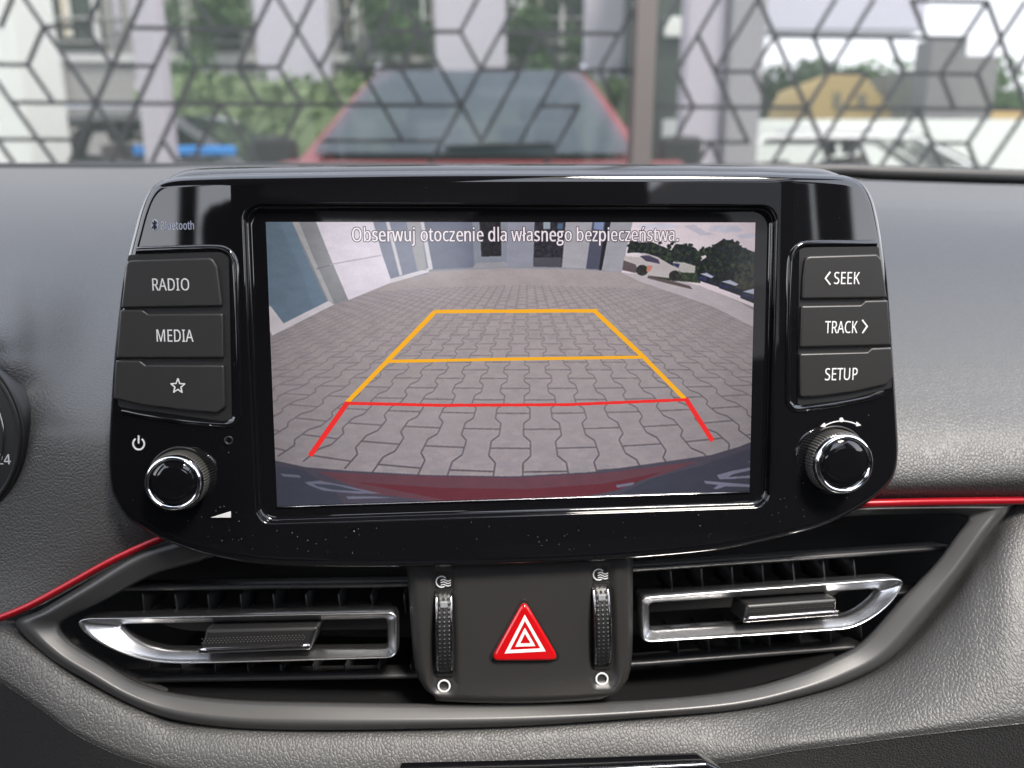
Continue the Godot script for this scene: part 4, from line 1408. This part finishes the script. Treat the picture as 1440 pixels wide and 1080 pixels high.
func slab(called: String, label: String, category: String, px0: float, py0: float, px1: float, py1: float, z: float, deep: float, m: Material, group := "", to_ground := true) -> Node3D:
	# a box whose front stands at z metres ahead, between those pixels, down to the ground
	var a := at(px0, py0, 1.0) - eye
	var b := at(px1, py1, 1.0) - eye
	var tl := eye + a * (z / -a.z)
	var br := eye + b * (z / -b.z)
	var low := 0.0 if to_ground else br.y
	var size := Vector3(br.x - tl.x, tl.y - low, deep)
	var o := thing(called, label, category, Transform3D(Basis(), Vector3((tl.x + br.x) / 2, low, -z - deep / 2)), group)
	part(o, "wall" if to_ground else "panel", box_mesh(size, 0.02), m, Transform3D(Basis(), Vector3(0, size.y / 2, 0)))
	return o

func windows(o: Node3D, px: Array, z: float, m: Material, called := "window") -> void:
	# openings glazed a little proud of the wall, in pixels at that distance
	for w in px:
		var a := ray(w[0], w[1])
		var b := ray(w[2], w[3])
		var tl := eye + a * (z / -a.z)
		var br := eye + b * (z / -b.z)
		var c := Vector3((tl.x + br.x) / 2, (tl.y + br.y) / 2, -z + 0.012)
		part(o, called, box_mesh(Vector3(br.x - tl.x, tl.y - br.y, 0.04), 0.01), m, Transform3D(Basis(), c - o.position))

func tree(label: String, p: Vector3, high: float, wide: float, leaf: Material, wood: Material, group := "") -> void:
	var o := thing("tree", label, "tree", Transform3D(Basis(), p), group)
	var path := PackedVector3Array()
	for k in 6:
		path.append(Vector3(0.05 * sin(k * 1.3), high * 0.6 * k / 5.0, 0.04 * cos(k * 1.7)))
	part(o, "trunk", tube(path, wide * 0.05, wide * 0.05, Vector3(0, 0, 1), 8), wood)
	var spots := []
	var clumps := []
	for k in 16:
		clumps.append(Vector3(rng.randf_range(-0.4, 0.4) * wide, high * rng.randf_range(0.42, 0.92), rng.randf_range(-0.4, 0.4) * wide))
	for i in 2600:
		spots.append(clumps[i % 16] + Vector3(rng.randfn(), rng.randfn(), rng.randfn()).normalized() * wide * 0.22 * pow(rng.randf(), 0.4))
	part(o, "crown", leaves(spots, Vector2(0.085, 0.055) * wide), leaf)

func leaves(spots: Array, size: Vector2) -> ArrayMesh:
	var st := start()
	st.set_smooth_group(-1)
	for p in spots:
		var b := Basis.from_euler(Vector3(rng.randf() * TAU, rng.randf() * TAU, rng.randf() * TAU))
		var u := b.x * size.x / 2
		var v := b.y * size.y / 2
		for q in [-u, v, u, -u, u, -v]:
			st.add_vertex(p + q)
	return finish(st)

func yard() -> void:
	var paving := mat(Color(0.24, 0.23, 0.22), 0.9)
	var g := PlaneMesh.new()
	g.size = Vector2(160, 160)
	structure("ground", g, grain(paving, noise_tex(FastNoiseLite.TYPE_CELLULAR, 0.05, 256, 8, FastNoiseLite.RETURN_DISTANCE2_SUB), 1.2, 0.4), Transform3D(Basis(), Vector3(0, 0, -20)))
	var grey := mat(Color(0.33, 0.325, 0.31), 0.8)
	var pale := mat(Color(0.62, 0.62, 0.60), 0.7)
	var white := mat(Color(0.84, 0.88, 0.82), 0.6)
	var lav := mat(Color(0.52, 0.50, 0.55), 0.7)
	var dark := mat(Color(0.03, 0.045, 0.03), 0.2)
	var leaf := mat(Color(0.10, 0.18, 0.06), 0.7)
	leaf.backlight_enabled = true
	leaf.backlight = Color(0.10, 0.2, 0.06)
	var pine := mat(Color(0.06, 0.10, 0.05), 0.7)
	var wood := mat(Color(0.08, 0.06, 0.045), 0.9)
	# the long grey building behind
	var b := slab("office_building", "long grey office building with dark windows behind the red car", "building", -300, -160, 905, 200, 10.0, 5.0, grey)
	windows(b, [[70, -40, 150, 70], [238, -40, 262, 85], [275, -40, 340, 70], [475, -40, 500, 75], [515, -40, 608, 72], [712, -40, 825, 88]], 10.0, dark)
	var beige := mat(Color(0.62, 0.55, 0.42), 0.7)
	for k in 26:
		var x := 62.0 + k * 33.0 + rng.randf_range(-6, 6)
		windows(b, [[x, -40, x + rng.randf_range(2.5, 5.5), rng.randf_range(30, 76)]], 9.93 - 0.002 * k, [white, beige, pale, lav][k % 4], "window_post")
	windows(b, [[60, 24, 900, 28], [60, 58, 900, 61]], 9.90, grey, "window_rail")
	windows(b, [[40, 76, 900, 88]], 9.97, pale, "ledge")
	windows(b, [[92, -40, 100, 52], [345, -40, 352, 18], [418, -40, 424, 22], [494, -40, 502, 58], [727, -40, 742, 46], [846, -40, 858, 40]], 9.94, white, "window_post")
	windows(b, [[190, 116, 330, 126], [260, 88, 340, 106], [0, 88, 60, 230], [60, 90, 100, 180]], 9.95, pale, "panel")
	slab("white_pillar", "white square pillar at the end of the grey office building", "pillar", -90, -120, 48, 240, 4.4, 0.4, white)
	slab("sign_pylon", "pale lavender grey sign pylon standing before the office building", "pylon", 165, -120, 240, 240, 5.2, 0.15, lav)
	slab("wall_panel", "grey wall panel left of the red car", "wall panel", 346, -120, 470, 240, 8.6, 0.2, lav, "grey wall panels behind the red car")
	slab("wall_panel", "grey wall panel above the roof of the red car", "wall panel", 608, -120, 712, 240, 8.6, 0.2, lav, "grey wall panels behind the red car")
	slab("wall_panel", "grey wall panel beside the brown mullion", "wall panel", 826, -120, 892, 240, 8.4, 0.2, lav, "grey wall panels behind the red car")
	# hedge in front of the office building
	var hedge := thing("hedge", "green clipped hedge along the office building", "hedge", Transform3D(Basis(), Vector3(-0.7, 0, -8.0)))
	var spots_h := []
	for i in 9000:
		spots_h.append(Vector3(rng.randf_range(-2.9, 1.9), rng.randf_range(0.1, 1.92), rng.randf_range(-0.2, 0.2)))
	var hl := leaf.duplicate()
	hl.albedo_color = Color(0.21, 0.28, 0.14).linear_to_srgb()
	part(hedge, "foliage", leaves(spots_h, Vector2(0.12, 0.08)), hl)
	part(hedge, "core", box_mesh(Vector3(4.7, 1.8, 0.3), 0.03), hl, Transform3D(Basis(), Vector3(-0.5, 0.95, 0)))
	# cars
	car("red_car", "red estate car with silver roof rails facing the lattice glass", mat(Color(0.27, 0.028, 0.030), 0.3), Transform3D(Basis(), Vector3(-0.17, 0, -4.62)), "", Color(0.03, 0.05, 0.065))
	car("grey_car", "dark grey car parked beside the sign pylon", mat(Color(0.07, 0.072, 0.07), 0.25), Transform3D(Basis(Vector3(0, 1, 0), 1.4), Vector3(-2.9, 0, -7.2)))
	car("white_car", "white car parked in front of the yellow house", mat(Color(0.75, 0.77, 0.74), 0.25), Transform3D(Basis(Vector3(0, 1, 0), 1.5), Vector3(4.2, 0, -9.4)), "", Color(0.25, 0.3, 0.27))
	# right of the mullion
	var d := slab("workshop", "dark green workshop with small lit panes beside the mullion", "building", 905, -160, 985, 240, 7.4, 2.0, mat(Color(0.07, 0.09, 0.075), 0.5))
	windows(d, [[935, 24, 980, 52], [932, 168, 954, 195], [982, 2, 1002, 20]], 7.35, white, "window")
	slab("grey_column", "tall pale grey column right of the dark workshop", "column", 975, -120, 1010, 240, 6.4, 0.25, lav, "grey columns")
	slab("white_column", "tall whitish column between two grey columns", "column", 1010, -120, 1040, 240, 6.6, 0.25, white)
	slab("grey_column", "grey column beside the open sky", "column", 1040, -120, 1063, 240, 6.3, 0.25, mat(Color(0.34, 0.34, 0.35), 0.7), "grey columns")
	slab("low_wall", "long pale wall in front of the yellow house", "wall", 1040, 168, 1700, 240, 11.2, 0.3, white)
	var hf := frame(eye + Vector3(0, 0, -14.0), 0, 0)
	var house := thing("yellow_house", "yellow rendered house with a sloping gable beneath the treetops", "house", xform(hf))
	var ochre := mat(Color(0.42, 0.32, 0.14), 0.85)
	part(house, "wall", plate(ccw(poly_on(hf, [[1138, 186], [1142, 152], [1164, 104], [1214, 103], [1252, 152], [1256, 186]])), -2.5, 0.0, 0.02, 1), ochre)
	for q in [[1172, 130, 1182, 154], [1206, 132, 1218, 152]]:
		part(house, "window", plate(ccw(poly_on(hf, [[q[0], q[1]], [q[2], q[1]], [q[2], q[3]], [q[0], q[3]]])), 0.0, 0.03, 0.01, 1), mat(Color(0.16, 0.15, 0.10), 0.3))
	slab("canopy", "pale lavender canopy fascia beside the grey column", "canopy", 1066, -60, 1300, 42, 9.0, 0.4, mat(Color(0.62, 0.62, 0.70), 0.6), "", false)
	slab("shed", "low ochre shed along the pale wall", "building", 1320, 154, 1480, 180, 14.5, 2.0, mat(Color(0.60, 0.43, 0.18), 0.85))
	slab("dark_house", "dark grey house beside the yellow house", "house", 1250, 102, 1318, 180, 14.2, 3.0, mat(Color(0.14, 0.15, 0.135), 0.7))
	slab("gate_post", "wide grey gate post rising above the dark house", "post", 1312, 52, 1346, 180, 13.0, 0.5, mat(Color(0.2, 0.2, 0.2), 0.7), "gate posts")
	slab("gate_post", "short grey gate post beside the far trees", "post", 1358, 78, 1392, 180, 13.0, 0.5, mat(Color(0.22, 0.22, 0.21), 0.7), "gate posts")
	var spots := [[1118, 80, 16.0, "dark slender tree beside the grey column"], [1178, 82, 17.0, "broad tree behind the yellow house roof"], [1262, 76, 17.0, "bushy tree behind the dark house"], [1082, 96, 15.0, "light green tree next to the grey column"], [1420, 88, 18.0, "round tree beyond the short gate post"], [1340, 100, 19.0, "low tree between the gate posts"]]
	for s in spots:
		var r := ray(s[0], s[1])
		var p: Vector3 = eye + r * ((s[2] + 5.0) / -r.z)
		tree(s[3], Vector3(p.x, 0, p.z), p.y * 1.0, 2.2, pine if s[0] < 1130 else leaf, wood, "trees beyond the yellow house")
	for q in [[300, "leafy tree before the office building beside the sign pylon"], [548, "leafy tree before the office building above the red car roof"], [770, "leafy tree before the office building next to the brown mullion"]]:
		var r := ray(q[0], 60)
		tree(q[1], Vector3(r.x * 9.2 / -r.z, 0, -9.2), 3.7, 0.95, leaf, wood, "trees before the office building")
	slab("blue_banner", "bright blue low banner beside the sign pylon", "banner", 185, 205, 330, 219, 5.6, 0.04, mat(Color(0.03, 0.28, 0.75), 0.6), "", false)

# ---------------------------------------------------------------- everything
func _ready() -> void:
	rng.seed = 11
	var cam := Camera3D.new()
	cam.name = "camera"
	var lens := CameraAttributesPhysical.new()
	lens.frustum_focal_length = 12.0 * PX / 540.0
	lens.frustum_focus_distance = 0.282
	lens.frustum_near = 0.02
	lens.frustum_far = 400.0
	lens.exposure_aperture = 7.5
	cam.attributes = lens
	cam.fov = 2.0 * rad_to_deg(atan(540.0 / PX))
	cam.near = 0.02
	cam.far = 400.0
	cam.position = eye
	cam.rotation = Vector3(-PITCH, 0, 0)
	add_child(cam)
	cam.current = true
	var env := Environment.new()
	env.background_mode = Environment.BG_SKY
	var sky := ProceduralSkyMaterial.new()
	sky.sky_top_color = Color(0.66, 0.69, 0.745)
	sky.sky_horizon_color = Color(0.86, 0.86, 0.87)
	sky.sky_curve = 0.25
	sky.ground_bottom_color = Color(0.35, 0.34, 0.33)
	sky.ground_horizon_color = Color(0.55, 0.54, 0.53)
	sky.sky_energy_multiplier = 1.15
	var clouds := noise_tex(FastNoiseLite.TYPE_SIMPLEX_SMOOTH, 0.012, 512, 21)
	var shade := Gradient.new()
	shade.offsets = PackedFloat32Array([0.0, 0.45, 0.62, 1.0])
	shade.colors = PackedColorArray([Color(0, 0, 0, 0), Color(0.1, 0.1, 0.1, 0.2), Color(0.62, 0.60, 0.60, 0.9), Color(0.72, 0.70, 0.70, 1)])
	clouds.color_ramp = shade
	sky.sky_cover = clouds
	sky.sky_cover_modulate = Color(0.55, 0.53, 0.53)
	env.sky = Sky.new()
	env.sky.sky_material = sky
	env.tonemap_mode = Environment.TONE_MAPPER_LINEAR
	env.tonemap_exposure = EXPOSURE
	env.sdfgi_enabled = true
	env.ssao_enabled = true
	env.ssil_enabled = true
	var we := WorldEnvironment.new()
	we.name = "environment"
	we.environment = env
	add_child(we)
	var sun := DirectionalLight3D.new()
	sun.name = "sun"
	sun.light_energy = 0.5
	sun.light_angular_distance = 14.0
	sun.light_color = Color(1.0, 0.97, 0.93)
	sun.shadow_enabled = true
	add_child(sun)
	sun.look_at_from_position(Vector3(0.85, 2.2, 1.15), Vector3.ZERO)
	materials()
	unit_frame = frame(eye + Vector3(0.0025, -0.0610, -0.2770), 5.385, 8.313, -0.268)
	vent_plane = frame(at(720, 900, 0.302), 5.0, 16)
	yard()
	facade()
	cabin()
	windscreen()
	dashboard()
	vent_surround()
	strips()
	cluster()
	vents()
	hazard_panel()
	console_panel()
	display_unit()
